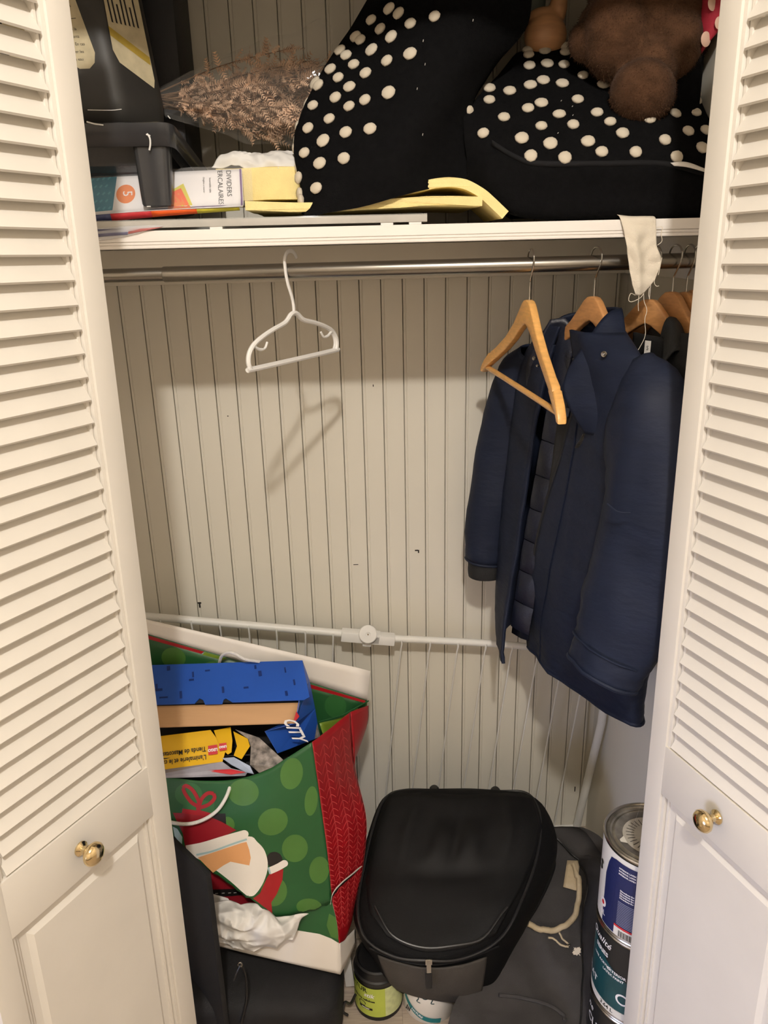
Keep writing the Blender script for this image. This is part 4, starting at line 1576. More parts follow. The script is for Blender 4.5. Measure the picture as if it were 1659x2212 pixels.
# inside facing with zip below the near lapel
bm = bmesh.new()
Gf = surf([[V((0.3707, 1.4, 1.268)), V((0.3898, 1.36, 1.276)), V((0.3875, 1.27, 1.275))], [V((0.3655, 1.4, 1.196)), V((0.3809, 1.36, 1.206)), V((0.3903, 1.29, 1.246))], [V((0.36, 1.4, 1.127)), V((0.373, 1.385, 1.15)), V((0.38, 1.345, 1.197))]], 6, 6)
grid(bm, Gf)
fac = solid(fin('facing', bm, BLACKF, cn), .002)
bm = bmesh.new()
zz = spline([V((0.3869, 1.283, 1.267)), V((0.3842, 1.293, 1.253)), V((0.3802, 1.305, 1.238))], 6)
for i, p in enumerate(zz):
    box(bm, (p.x - .0035, p.y - .006, p.z - .0006), (p.x + .0035, p.y - .003, p.z + .0006))
fin('zip_teeth', bm, STEEL, fac)
# press studs
for p, par, r in (((0.4028, 1.25, 1.407), lap, .0052), ((0.3346, 1.445, 1.376), lap2, .0042), ((0.3402, 1.44, 1.363), lap2, .003), ((0.3394, 1.512, 1.063), tor, .0048)):
    bm = bmesh.new()
    lathe(bm, [(0, .004), (r * .35, .004), (r * .5, .0026), (r * .8, .0030), (r, .0018), (r, 0), (0, 0)], 18, Matrix.Translation(V(p) + V((-.004, -.009, 0))) @ Matrix.Rotation(radians(90), 4, 'X') @ Matrix.Rotation(radians(-40), 4, 'Y'))
    fin('press_stud', bm, STEEL, par)

# black jacket and charcoal jacket behind
cb = thing('black_jacket', 'black jacket with a small pale neck label hanging behind the white cloth strip', 'jacket', (.51, 1.36, .95))
T2 = [
    (1.425, [(.494, 1.38), (.50, 1.33), (.520, 1.28), (.535, 1.36), (.52, 1.44), (.50, 1.43)]),
    (1.365, [(.492, 1.37), (.51, 1.29), (.535, 1.21), (.556, 1.34), (.53, 1.52), (.468, 1.50)]),
    (1.25, [(.498, 1.37), (.515, 1.28), (.540, 1.19), (.562, 1.34), (.53, 1.54), (.478, 1.52)]),
    (1.00, [(.500, 1.38), (.53, 1.29), (.545, 1.20), (.566, 1.34), (.54, 1.55), (.49, 1.53)]),
]
bm = bmesh.new()
grid(bm, surf([[V((x, y, z)) for x, y in r] for z, r in T2], 7, 6, closed=False), f=lambda p, u, v: folds(p, u, v, .003))
jb2 = solid(fin('jacket_body', bm, BLACKF, cb, ang=60), .004)
bm = bmesh.new()
fl_ = frame((0.4908, 1.3, 1.401), V((.5, -.86, 0)).normalized(), (0, 0, 1))
wrap(poly_bm([(-.006, -.016), (.006, -.014), (.006, .018), (-.006, .018)]), lambda u, v: fl_(u, v, .0))
b2 = poly_bm([(-.006, -.016), (.006, -.014), (.006, .018), (-.006, .018)])
wrap(b2, lambda u, v: fl_(u, v, .0))
solid(fin('neck_label', b2, WHITEC, jb2, smooth=False), .0008)
bm.free()
bt = text_bm('S', .010)
wrap(bt, lambda u, v: V(fl_(u, v + .006, .0008)) + V((0, -.001, 0)))
fin('lettering', bt, flat('label_ink', (70, 74, 78)), jb2, smooth=False)

cc = thing('charcoal_jacket', 'charcoal jacket on the hanger nearest the right-hand door, partly hidden by it', 'jacket', (.555, 1.34, .90))
T3 = [
    (1.432, [(.528, 1.36), (.534, 1.30), (.548, 1.26), (.566, 1.36), (.556, 1.42), (.536, 1.41)]),
    (1.40, [(.524, 1.34), (.520, 1.24), (.530, 1.16), (.578, 1.34), (.566, 1.50), (.540, 1.48)]),
    (1.36, [(.522, 1.33), (.512, 1.20), (.530, 1.115), (.582, 1.34), (.57, 1.53), (.545, 1.51)]),
    (1.20, [(.524, 1.33), (.510, 1.20), (.530, 1.105), (.586, 1.34), (.572, 1.55), (.548, 1.52)]),
    (.95, [(.528, 1.34), (.518, 1.21), (.535, 1.110), (.590, 1.34), (.575, 1.56), (.55, 1.54)]),
]
bm = bmesh.new()
grid(bm, surf([[V((x, y, z)) for x, y in r] for z, r in T3], 7, 6, closed=True), closed=True, f=lambda p, u, v: folds(p, u, v, .003))
cj = solid(fin('jacket_body', bm, CHARF, cc, ang=60), .004)
bm = bmesh.new()
Gk = surf([[V((0.5108, 1.3, 1.415)), V((0.5189, 1.3, 1.453)), V((0.5486, 1.33, 1.45)), V((0.5768, 1.35, 1.436))], [V((0.51, 1.28, 1.425)), V((0.5253, 1.285, 1.447)), V((0.5524, 1.31, 1.435)), V((0.5749, 1.33, 1.414))], [V((0.4946, 1.24, 1.386)), V((0.5114, 1.24, 1.408)), V((0.535, 1.25, 1.402)), V((0.5657, 1.28, 1.378))]], 5, 5)
grid(bm, Gk, f=lambda p, u, v: folds(p, u, v, .002))
solid(fin('collar', bm, CHARF, cc, ang=60), .004)
# ------------------------------------------------------------------ things on the closet floor
DOWN = V((-.12, 1.0, -.88)).normalized()      # direction along which flat prints are laid on leaning faces


def stick(name, bm, m, target, parent, h=.0006, d=DOWN, bvh=None):
    """lay a flat print on a surface: every vertex slides along d until it meets the surface"""
    b = bvh or bvh_of(target, origin(target))
    for v in bm.verts:
        loc, n, _, _ = b.ray_cast(v.co - d * .4, d)
        if loc is None:
            loc, n, _, _ = b.find_nearest(v.co)
        if n.dot(d) > 0:
            n = -n
        v.co = loc + n * h
    return fin(name, bm, m, parent, smooth=False)


def print3(pts, cell=.008):
    """filled print outline given by 3-D points of one plane"""
    P = [V(p) for p in pts]
    bm = bmesh.new()
    tri = tessellate_polygon([P])
    vs = [bm.verts.new(p) for p in P]
    for t in tri:
        try:
            bm.faces.new([vs[i] for i in t])
        except ValueError:
            pass
    for _ in range(6):
        es = [e for e in bm.edges if e.calc_length() > cell]
        if not es:
            break
        bmesh.ops.subdivide_edges(bm, edges=es, cuts=1)
        bmesh.ops.triangulate(bm, faces=bm.faces[:])
    return bm


GREEN = mat('green_gift_paper', (32, 80, 42), 0.38, var=0.06, vscale=12, spec=0.4)
GREEND = mat('light_green_print', (66, 108, 46), 0.38, var=0.05, vscale=30)
REDP = mat('red_gift_paper', (152, 16, 26), 0.38, var=0.08, vscale=14)
REDL = mat('pale_red_print', (206, 76, 78), 0.4, var=0.06)
REDD = mat('dark_red_print', (134, 22, 34), 0.4, var=0.05)
WPAP = mat('white_bag_paper', (228, 222, 214), 0.5, var=0.03, vscale=15)
PEACH = mat('peach_print', (214, 156, 104), 0.42, var=0.04)
OLIVE = mat('olive_print', (112, 138, 44), 0.4, var=0.05)
PALEB = mat('pale_blue_print', (160, 186, 190), 0.42, var=0.03)
BLKP = mat('black_print', (20, 18, 18), 0.45, var=0.1)
ROPE = mat('white_rope', (226, 224, 220), 0.7, var=0.05, vscale=200, bump=0.7, bscale=700, stretch=(1, 1, .4))

gb = thing('gift_bag', 'large torn green and red paper gift bag with a printed festive figure and rope handle', 'gift bag', (-.25, 1.33, .16))
cols = [
    [(-0.4806, 1.31, 0.5915), (-0.4788, 1.3, 0.5634), (-0.4719, 1.285, 0.5359), (-0.4679, 1.275, 0.5101)],
    [(-0.3991, 1.3, 0.5816), (-0.3958, 1.285, 0.5317), (-0.3907, 1.27, 0.4815), (-0.3839, 1.255, 0.4391)],
    [(-0.3352, 1.292, 0.5778), (-0.3279, 1.27, 0.5179), (-0.3199, 1.245, 0.4597), (-0.3095, 1.218, 0.406)],
    [(-0.2694, 1.286, 0.5824), (-0.2603, 1.256, 0.5092), (-0.2499, 1.222, 0.4368), (-0.2396, 1.19, 0.3669)],
    [(-0.2079, 1.284, 0.6017), (-0.2018, 1.25, 0.5111), (-0.1978, 1.222, 0.4105), (-0.1952, 1.2, 0.3109)],
    [(-0.1609, 1.29, 0.6277), (-0.1513, 1.262, 0.5262), (-0.1423, 1.237, 0.4162), (-0.1349, 1.216, 0.3107)],
    [(-0.1152, 1.3, 0.6518), (-0.1035, 1.272, 0.5322), (-0.0936, 1.25, 0.4128), (-0.0884, 1.232, 0.3105)],
]
bm = bmesh.new()
G = surf([[V(p) for p in c] for c in cols], 10, 8)


def torn(p, u, v):
    k = max(0, v - .93) / .07
    return p + V((0, -.0015 * NZ.noise(p * 22), k * .006 * NZ.noise(p * 120) + k * .003 * NZ.noise(p * 300)))


grid(bm, G, f=torn)
bf = solid(fin('front_panel', bm, GREEN, gb), .0008, 0)
FB = bvh_of(bf, origin(bf))
bm = bmesh.new()
L2 = [[(-0.408, 1.262, 0.3604), (-0.3518, 1.252, 0.3368), (-0.2585, 1.245, 0.3077), (-0.1636, 1.242, 0.2987), (-0.0901, 1.234, 0.3164)],
      [(-0.4121, 1.25, 0.2998), (-0.3538, 1.238, 0.2903), (-0.2593, 1.228, 0.2703), (-0.1647, 1.222, 0.2584), (-0.0804, 1.218, 0.2696)],
      [(-0.4142, 1.24, 0.2611), (-0.3552, 1.228, 0.2579), (-0.2602, 1.218, 0.2441), (-0.1667, 1.212, 0.2134), (-0.0778, 1.207, 0.2132)],
      [(-0.4158, 1.235, 0.2366), (-0.3566, 1.222, 0.2322), (-0.2624, 1.212, 0.2059), (-0.1684, 1.206, 0.1774), (-0.0784, 1.2, 0.1515)]]
grid(bm, surf([[V(p) for p in r] for r in L2], 8, 6))
lf = solid(fin('lower_panel', bm, WPAP, gb), .0008, 0)
LB = bvh_of(lf, origin(lf))
stick('green_print', print3([(-0.1678, 1.22, 0.3279), (-0.0888, 1.22, 0.335), (-0.0723, 1.21, 0.3021), (-0.0772, 1.207, 0.2282), (-0.0927, 1.207, 0.2417), (-0.1169, 1.21, 0.2523), (-0.1641, 1.215, 0.2598), (-0.239, 1.22, 0.2764), (-0.2348, 1.22, 0.3321)]), GREEN, lf, lf, bvh=LB)
stick('green_dot', print3([(-0.0938, 1.21, 0.3035), (-0.0775, 1.21, 0.2903), (-0.0787, 1.207, 0.2383), (-0.0935, 1.207, 0.2467), (-0.1008, 1.21, 0.2735)]), GREEND, lf, lf, h=.001, bvh=LB)
# side gusset: front half and the narrow rear half
gs = [
    [(-0.1152, 1.3, 0.6518), (-0.0792, 1.37, 0.635), (-0.0404, 1.44, 0.6247)],
    [(-0.1035, 1.272, 0.5322), (-0.0684, 1.345, 0.5172), (-0.0359, 1.425, 0.4952)],
    [(-0.0962, 1.256, 0.4425), (-0.0543, 1.315, 0.4227), (-0.0143, 1.375, 0.3926)],
    [(-0.092, 1.242, 0.361), (-0.0552, 1.295, 0.3438), (-0.0248, 1.345, 0.2967)],
    [(-0.0869, 1.23, 0.3003), (-0.0596, 1.27, 0.2757), (-0.0408, 1.305, 0.2513)],
    [(-0.0772, 1.207, 0.2282), (-0.0643, 1.245, 0.2013), (-0.0526, 1.285, 0.202)],
]
bm = bmesh.new()
GS = surf([[V(p) for p in r] for r in gs], 9, 7)
grid(bm, GS, f=lambda p, u, v: p + V((.8, -.4, .2)) * .0035 * NZ.noise(V((p.x, p.y, p.z * .6)) * 22) * sin(pi * min(1, v * 1.0)))
gp = solid(fin('side_panel', bm, REDP, gb), .0008, 0)
GB_ = bvh_of(gp, origin(gp))
bm = bmesh.new()
grid(bm, surf([[V((-0.0404, 1.44, 0.6247)), V((-0.0193, 1.47, 0.6132)), V((-0.0007, 1.5, 0.5999))], [V((-0.0378, 1.432, 0.5566)), V((-0.0172, 1.47, 0.5529)), V((-0.0042, 1.5, 0.5536))], [V((-0.0359, 1.425, 0.4952)), V((-0.0343, 1.47, 0.4796)), V((-0.0302, 1.5, 0.4722))]], 5, 5))
solid(fin('side_panel', bm, REDP, gb), .0008, 0)
bm = bmesh.new()
grid(bm, surf([[V((-0.0772, 1.207, 0.2282)), V((-0.0643, 1.245, 0.2013)), V((-0.0455, 1.29, 0.1765))], [V((-0.0784, 1.2, 0.1515)), V((-0.0624, 1.235, 0.148)), V((-0.0455, 1.28, 0.1467))]], 5, 4))
solid(fin('side_panel', bm, WPAP, gb), .0008, 0)
# knitted-stitch print on the red side
bm = bmesh.new()
nr, nc = len(GS), len(GS[0])


def gpt(r, c):
    r = min(max(r, 0), 1) * (nr - 1)
    c = min(max(c, 0), 1) * (nc - 1)
    i, j = min(int(r), nr - 2), min(int(c), nc - 2)
    a, b = r - i, c - j
    return (GS[i][j] * (1 - a) + GS[i + 1][j] * a) * (1 - b) + (GS[i][j + 1] * (1 - a) + GS[i + 1][j + 1] * a) * b


def band3(pts, wd):
    P = pts
    vs = []
    for i, p in enumerate(P):
        t = (P[min(i + 1, len(P) - 1)] - P[max(i - 1, 0)]).normalized()
        s = t.cross(V((.6, -.7, .3))).normalized() * wd / 2
        vs.append((bm.verts.new(p + s), bm.verts.new(p - s)))
    for a, b in zip(vs, vs[1:]):
        bm.faces.new((a[0], b[0], b[1], a[1]))


NCOL = 4
for c in range(NCOL):
    for k in range(30):
        r0 = .03 + k * .030
        if r0 > .93:
            continue
        for s in (-1, 1):
            ca = (c + .5) / NCOL
            band3([gpt(r0 + .030 - .026 * t - .012 * t * (1 - t), ca + s * (.015 + t * .105)) for t in (0, .25, .5, .75, 1)], .0015)
            band3([gpt(r0 + .030 * t, ca + s * .118) for t in (0, .5, 1)], .0012)
for v in bm.verts:
    loc, n, _, _ = GB_.find_nearest(v.co)
    if n.dot(DOWN) > 0:
        n = -n
    v.co = loc + n * .0009
tag(fin('knit_print', bm, REDL, gp, smooth=False), kind='stuff')
# back panel: unprinted hem, red line, green inside
bm = bmesh.new()
bk = [[(-0.5056, 1.52, 0.8364), (-0.4658, 1.515, 0.8261), (-0.2358, 1.51, 0.7578), (0.0061, 1.505, 0.686)],
      [(-0.5073, 1.513, 0.8088), (-0.4685, 1.51, 0.7941), (-0.239, 1.505, 0.7077), (-0.0034, 1.5, 0.6145)],
      [(-0.5238, 1.5, 0.6535), (-0.4833, 1.5, 0.6516), (-0.2474, 1.49, 0.5748), (-0.035, 1.485, 0.5186)],
      [(-0.5417, 1.48, 0.4733), (-0.5003, 1.48, 0.4711), (-0.2572, 1.47, 0.4153), (-0.0673, 1.46, 0.3875)]]
grid(bm, surf([[V(p) for p in r] for r in bk[:2]], 8, 4), f=lambda p, u, v: p + V((0, 0, .004 * max(0, v - .94) / .06 * NZ.noise(p * 90))))
hp = solid(fin('back_hem', bm, WPAP, gb), .0012, 0)
bm = bmesh.new()
grid(bm, surf([[V(p) for p in r] for r in bk[1:]], 8, 5))
bp_ = solid(fin('back_panel', bm, GREEN, gb), .0008, 0)
BB = bvh_of(bp_, origin(bp_))
for pts, m in (([(-0.4888, 1.5, 0.8103), (-0.4654, 1.5, 0.7993), (-0.3555, 1.5, 0.7561), (-0.362, 1.5, 0.7507), (-0.4665, 1.5, 0.7904), (-0.4899, 1.5, 0.8015)], REDP), ([(-0.3536, 1.5, 0.7549), (-0.307, 1.5, 0.7368), (-0.3174, 1.5, 0.7327), (-0.3603, 1.5, 0.7483)], OLIVE), ([(-0.1339, 1.49, 0.6733), (-0.0064, 1.49, 0.6223), (-0.0056, 1.49, 0.6151), (-0.1364, 1.49, 0.664)], REDP)):
    stick('trim_print', print3(pts), m, bp_, bp_, h=.0012, bvh=BB)
for (x, y, rx, ry_) in ((365, 1412, 28, 22), (735, 1528, 26, 26), (455, 1440, 30, 18)):
    stick('green_dot', print3([tuple(V((-0.2011, 1.49, 0.6446)) + V(((x - 600) * .00094, 0, -(y - 1500) * .00122)) + V((cos(t * pi / 14) * rx * .00094, 0, sin(t * pi / 14) * ry_ * .0012))) for t in range(28)]), GREEND if x != 735 else mat('mid_green_print', (42, 94, 46), .4, var=.04), bp_, bp_, h=.001, bvh=BB)
bm = bmesh.new()
grid(bm, surf([[V((-0.1074, 1.42, 0.6134)), V((-0.0591, 1.47, 0.5936)), V((-0.0036, 1.512, 0.6007))], [V((-0.0986, 1.405, 0.579)), V((-0.0551, 1.465, 0.5643)), V((-0.0073, 1.51, 0.5839))], [V((-0.1072, 1.37, 0.5758)), V((-0.0646, 1.43, 0.569)), V((-0.0272, 1.495, 0.5606))]], 5, 5))
gin = solid(fin('gusset_inside', bm, OLIVE, gb), .0006, 0)
bm = bmesh.new()
tube(bm, [V((-0.1093, 1.42, 0.6158)), V((-0.0583, 1.455, 0.6073)), V((-0.0003, 1.497, 0.6139))], .0016, 6)
fin('gusset_edge', bm, GREEN, gin)
# torn white edge up the side
bm = bmesh.new()
tp = spline([V((-0.09, 1.228, 0.3147)), V((-0.0835, 1.236, 0.3364)), V((-0.0649, 1.262, 0.3372)), V((-0.0442, 1.298, 0.3229)), V((-0.0256, 1.335, 0.3063))], 5)
for p in tp:
    pass
Gt = [[p + V((-.002, -.003, .0012 + .0015 * NZ.noise(p * 80))), p + V((-.002, -.004, -.0016))] for p in tp]
grid(bm, Gt)
solid(fin('torn_edge', bm, WPAP, gp, smooth=False), .0006)
bm = bmesh.new()
Gt = [[p + V((-.0022, -.0035, -.0016)), p + V((-.002, -.003, -.0016 - .006 * sin(pi * i / (len(tp) - 1)) - .003 * (i < 8)))] for i, p in enumerate(tp)]
grid(bm, Gt)
solid(fin('tear_gap', bm, BLKP, gp, smooth=False), .0004)

# front prints (front elevation, laid on the panel): the helper turns sheet coordinates into points
FO, FXV, FZV = V((-0.2648, 1.255, 0.4762)), V((-0.1727, 1.255, 0.4709)) - V((-0.2648, 1.255, 0.4762)), V((-0.268, 1.225, 0.3884)) - V((-0.2648, 1.255, 0.4762))


def fp(pts):
    """sheet coordinates (hundredths of the panel) -> points near the panel"""
    return [tuple(FO + FXV * ((x - 520) / 100) + FZV * ((y - 1800) / 100)) for x, y in pts]


def fprint(name, pts, m, h, soft=False):
    if soft:
        pts = [(q.x, q.y) for q in spline([(a, b, 0) for a, b in pts], 4, True)]
    return stick(name, print3(fp(pts), .007), m, bf, bf, h=h, bvh=FB)


for (x, y, rx, ry_, rot) in ((407, 1715, 30, 25, 0), (527, 1712, 33, 29, 0), (630, 1672, 24, 34, .2), (590, 1775, 33, 28, -.5), (637, 1832, 28, 30, .2), (672, 1730, 14, 32, .1), (690, 1880, 22, 30, .1), (592, 1925, 28, 32, .1), (668, 1960, 28, 18, .1), (492, 1782, 16, 18, 0)):
    pts = [(px_, py_) for px_, py_ in ell(x, y, rx, ry_, 26, rot) if px_ < 716]
    pts = [(px_, min(py_, 1975)) for px_, py_ in pts]
    fprint('green_dot', pts, GREEND if x not in (407,) else bpy.data.materials['mid_green_print'], .0008)
# bow on a green parcel
fprint('parcel_print', [(392, 1748), (402, 1722), (464, 1732), (462, 1770), (392, 1768)], bpy.data.materials['mid_green_print'], .0010)
for loop in ([(430, 1742), (414, 1733), (400, 1714), (395, 1702)], [(395, 1702), (402, 1697), (416, 1706), (428, 1726), (431, 1742)], [(430, 1742), (437, 1724), (450, 1713), (462, 1714)], [(462, 1714), (464, 1724), (452, 1737), (434, 1744)]):
    fprint('bow_print', stroke(loop, 8, 5), REDP, .0014)
fprint('bow_print', [(424, 1735), (434, 1735), (434, 1750), (456, 1756), (456, 1764), (392, 1756), (394, 1746), (424, 1750)], REDP, .0014)
fprint('black_patch', [(456, 1758), (488, 1757), (490, 1785), (458, 1782)], BLKP, .0010)
# plain red, white and peach shapes of the printed figure
fprint('red_print', [(372, 1755), (440, 1758), (480, 1775), (512, 1793), (455, 1820), (400, 1834), (394, 1800)], REDD, .0012)
fprint('blue_print', [(372, 1785), (382, 1790), (393, 1808), (392, 1826), (376, 1806)], PALEB, .0012)
fprint('white_print', [(398, 1836), (450, 1866), (500, 1902), (528, 1926), (540, 1933), (553, 1929), (570, 1903), (579, 1870), (573, 1838), (557, 1818), (536, 1806), (460, 1824)], WPAP, .0013, True)
fprint('peach_print', [(428, 1852), (470, 1838), (524, 1820), (534, 1818), (540, 1835), (543, 1852), (540, 1868), (520, 1864), (500, 1860), (485, 1868), (462, 1884)], PEACH, .0017)
fprint('white_band', stroke([(402, 1834), (440, 1827), (490, 1812), (529, 1801)], 17, 5), WPAP, .0019)
fprint('white_band', ell(529, 1801, 9.5, 8.5, 16), WPAP, .0019)
fprint('blue_edge', stroke([(425, 1846), (460, 1838), (505, 1822), (535, 1812)], 4, 5), PALEB, .0021)
fprint('red_print', [(548, 1938), (562, 1928), (577, 1895), (584, 1884), (612, 1876), (610, 1900), (598, 1930), (586, 1948), (588, 1972), (572, 1958)], REDP, .0012)
fprint('white_print', stroke([(582, 1880), (600, 1872), (614, 1864)], 15, 4), WPAP, .0018)
fprint('white_print', ell(614, 1864, 8, 7.5, 16), WPAP, .0018)
fprint('blue_edge', stroke([(580, 1872), (584, 1886)], 4, 3), PALEB, .0020)
fprint('black_patch', ell(593, 1856, 17, 17, 20), BLKP, .0011)
# part of the torn sheet that hangs behind, with its dark stitched belt
bm = bmesh.new()
grid(bm, surf([[V((-0.3515, 1.262, 0.3954)), V((-0.2925, 1.256, 0.3714)), V((-0.2349, 1.235, 0.3287))], [V((-0.3514, 1.255, 0.3458)), V((-0.2948, 1.25, 0.3353)), V((-0.2353, 1.23, 0.3157))], [V((-0.3495, 1.248, 0.3041)), V((-0.2966, 1.242, 0.3009)), V((-0.2329, 1.226, 0.3039))]], 6, 6))
tfl = solid(fin('torn_flap', bm, REDD, gb), .0006, 0)
TF = bvh_of(tfl, origin(tfl))
stick('belt_print', print3([(-0.3508, 1.25, 0.3423), (-0.2791, 1.245, 0.3454), (-0.2652, 1.24, 0.3339), (-0.2946, 1.244, 0.328), (-0.348, 1.25, 0.3227)]), BLKP, tfl, tfl, bvh=TF)
for x in (455, 468, 481, 494, 507):
    pass
for a in ((-0.3386, 1.25, 0.3319), (-0.3252, 1.249, 0.3327), (-0.3117, 1.248, 0.3335), (-0.2982, 1.247, 0.3343), (-0.2867, 1.246, 0.3352)):
    stick('stitch', print3([(a[0] - .0028, a[1], a[2] + .0005), (a[0] + .0028, a[1], a[2] + .0009), (a[0] + .0028, a[1], a[2] - .0003), (a[0] - .0028, a[1], a[2] - .0007)]), WPAP, tfl, tfl, h=.0012, bvh=TF)
# rope handles
bm = bmesh.new()
tube(bm, spline([V(p) + V((0, -.005, .001)) for p in ((-0.2821, 1.288, 0.5659), (-0.2902, 1.272, 0.5513), (-0.3069, 1.262, 0.5314), (-0.3353, 1.258, 0.5139), (-0.3693, 1.262, 0.5022), (-0.4093, 1.275, 0.4988), (-0.4518, 1.285, 0.512))], 6), .0036, 8)
rh = fin('rope_handle', bm, ROPE, gb)
bm = bmesh.new()
lathe(bm, [(.0035, 0), (.0060, .0006), (.0064, 0), (.0060, -.0006), (.0035, 0)], 18, Matrix.Translation(V((-0.2812, 1.284, 0.5694))) @ Matrix.Rotation(radians(68), 4, 'X'))
fin('eyelet', bm, WHITEPL, rh)
bm = bmesh.new()
tube(bm, spline([V((-0.3222, 1.49, 0.7295)), V((-0.3124, 1.475, 0.7547)), V((-0.2968, 1.465, 0.7686)), V((-0.2804, 1.46, 0.7674)), V((-0.2591, 1.455, 0.7559)), V((-0.2325, 1.47, 0.7404))], 6), .0034, 8)
fin('rope_handle', bm, ROPE, gb)

o = crumple('tissue_ball', '', [
    [(-0.3342, 1.205, 0.3538), (-0.2874, 1.21, 0.3516), (-0.2323, 1.205, 0.3415), (-0.1875, 1.202, 0.3179), (-0.1366, 1.205, 0.3199)],
    [(-0.3318, 1.185, 0.3415), (-0.2821, 1.175, 0.3525), (-0.2292, 1.175, 0.3374), (-0.1902, 1.18, 0.3177), (-0.1507, 1.195, 0.305)],
    [(-0.33, 1.18, 0.3136), (-0.2845, 1.17, 0.3169), (-0.2353, 1.168, 0.3064), (-0.1956, 1.172, 0.2946), (-0.1609, 1.19, 0.2845)],
    [(-0.3333, 1.205, 0.267), (-0.2946, 1.2, 0.2528), (-0.2481, 1.196, 0.2432), (-0.2059, 1.195, 0.2427), (-0.1746, 1.202, 0.2575)],
], TISS, 5.0, .012, (-.2, 1.2, .24), 18, 18)
solid(o, .0004)
tag(o, 'crumpled white tissue paper bulging out of the torn gift bag', 'tissue paper')

# ---- blue toy box in the bag
BLUE = mat('blue_box_print', (36, 82, 172), 0.3, var=0.10, vscale=10, spec=0.5)
BLUED = mat('dark_blue_print', (18, 46, 112), 0.35, var=0.08)
KRAFT = mat('kraft_board', (186, 146, 104), 0.75, var=0.06, vscale=14, bump=0.15, bscale=90, stretch=(.3, 3, 3))
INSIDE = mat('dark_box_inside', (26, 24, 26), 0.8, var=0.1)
bb = thing('toy_box', 'opened blue cardboard toy box lying in the top of the gift bag', 'box', (-.30, 1.42, .66))
A_, B_, C_, D_ = V((-0.4912, 1.475, 0.739)), V((-0.1406, 1.475, 0.7357)), V((-0.1446, 1.38, 0.6963)), V((-0.4713, 1.38, 0.7008))
K1, K2, K3, K4 = V((-0.4726, 1.383, 0.6967)), V((-0.1423, 1.383, 0.6898)), V((-0.1521, 1.35, 0.6624)), V((-0.4677, 1.35, 0.6669))
bm = bmesh.new()
fx, fy = (B_ - A_), (D_ - A_)
notch = [(0, 0), (1, 0), (1, .93), (.965, 1.0), (.545, 1.0), (.51, .90), (.495, .93), (.485, 1.03), (.385, 1.03), (.375, .92), (.355, .88), (.325, 1.0), (0, 1.0)]
pts = [A_ + fx * u + fy * v for u, v in notch]
tri = tessellate_polygon([pts])
vs = [bm.verts.new(p) for p in pts]
for t in tri:
    bm.faces.new([vs[i] for i in t])
fpn = solid(fin('top_flap', bm, BLUE, bb, smooth=False), .0018)
for u, v, w_, h_ in ((.32, .22, .012, .14), (.30, .40, .03, .05), (.09, .62, .05, .06), (.10, .50, .012, .14), (.49, .62, .014, .16), (.24, .70, .014, .18), (.72, .25, .02, .14), (.70, .10, .014, .10), (.88, .18, .010, .14), (.92, .50, .012, .14), (.86, .78, .016, .12), (.17, .05, .02, .12), (.62, .64, .03, .05), (.40, .18, .03, .04), (.12, .82, .05, .04)):
    q = [A_ + fx * (u + a) + fy * (v + b) + V((0, -.0005, .0016)) for a, b in ((0, 0), (w_, -.01), (w_, h_ - .01), (0, h_))]
    bm = bmesh.new()
    bm.faces.new([bm.verts.new(p) for p in q])
    fin('dark_print', bm, BLUED, fpn, smooth=False)
bm = bmesh.new()
Gk = surf([[K1, K1 * .5 + K2 * .5, K2], [K1 * .5 + K4 * .5, (K1 + K2 + K3 + K4) / 4 + V((0, -.003, 0)), K2 * .5 + K3 * .5], [K4, K4 * .5 + K3 * .5, K3]], 8, 4)
grid(bm, Gk)
solid(fin('inner_flap', bm, KRAFT, bb), .002)
# body: open at the front
P0, P1, P2, P3 = A_ + V((0, 0, -.002)), B_ + V((0, 0, -.002)), V((-0.1103, 1.435, 0.5677)), V((-0.5072, 1.435, 0.5302))
Q0, Q1, Q2, Q3 = D_ + V((0, .004, -.002)), C_ + V((0, .004, -.002)), V((-0.1915, 1.335, 0.6036)), V((-0.4718, 1.335, 0.6034))
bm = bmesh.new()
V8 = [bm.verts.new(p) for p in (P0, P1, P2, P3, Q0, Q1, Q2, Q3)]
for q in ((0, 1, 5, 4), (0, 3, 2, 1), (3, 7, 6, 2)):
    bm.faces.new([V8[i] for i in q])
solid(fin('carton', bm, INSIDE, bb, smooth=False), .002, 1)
bm = bmesh.new()
side = [V((-0.1407, 1.476, 0.7351)), V((-0.1437, 1.381, 0.6956)), V((-0.1513, 1.352, 0.6621)), V((-0.2114, 1.33, 0.6604)), V((-0.1878, 1.322, 0.613)), V((-0.1537, 1.36, 0.6004)), V((-0.11, 1.43, 0.5712)), V((-0.118, 1.452, 0.6298)), V((-0.1279, 1.47, 0.6888))]
tri = tessellate_polygon([[V((p.y, p.z, 0)) for p in side]])
vs = [bm.verts.new(p) for p in side]
for t in tri:
    bm.faces.new([vs[i] for i in t])
sd = solid(fin('side_face', bm, BLUE, bb, smooth=False), .0016)
S0 = V((-0.1753, 1.322, 0.618))
sfx = (V((-0.1876, 1.338, 0.6647)) - V((-0.1726, 1.33, 0.6119))).normalized()
sfy = (V((-0.1451, 1.355, 0.6597)) - V((-0.1859, 1.338, 0.6624))).normalized()
bmt = text_bm('CITY', .024, 'LEFT', .0006, .25)
cO, cU, cW = V((-0.1801, 1.34, 0.6673)), V((-0.1645, 1.33, 0.636)), V((-0.1461, 1.356, 0.6591))
cU, cW = (cU - cO).normalized(), (cW - cO).normalized()
wrap(bmt, lambda u, v: cO + cU * (u - .012) + cW * (v * 1.7 + .022) - DOWN * .004)
fin('lettering', bmt, PAPER, sd, smooth=False)
bm = bmesh.new()
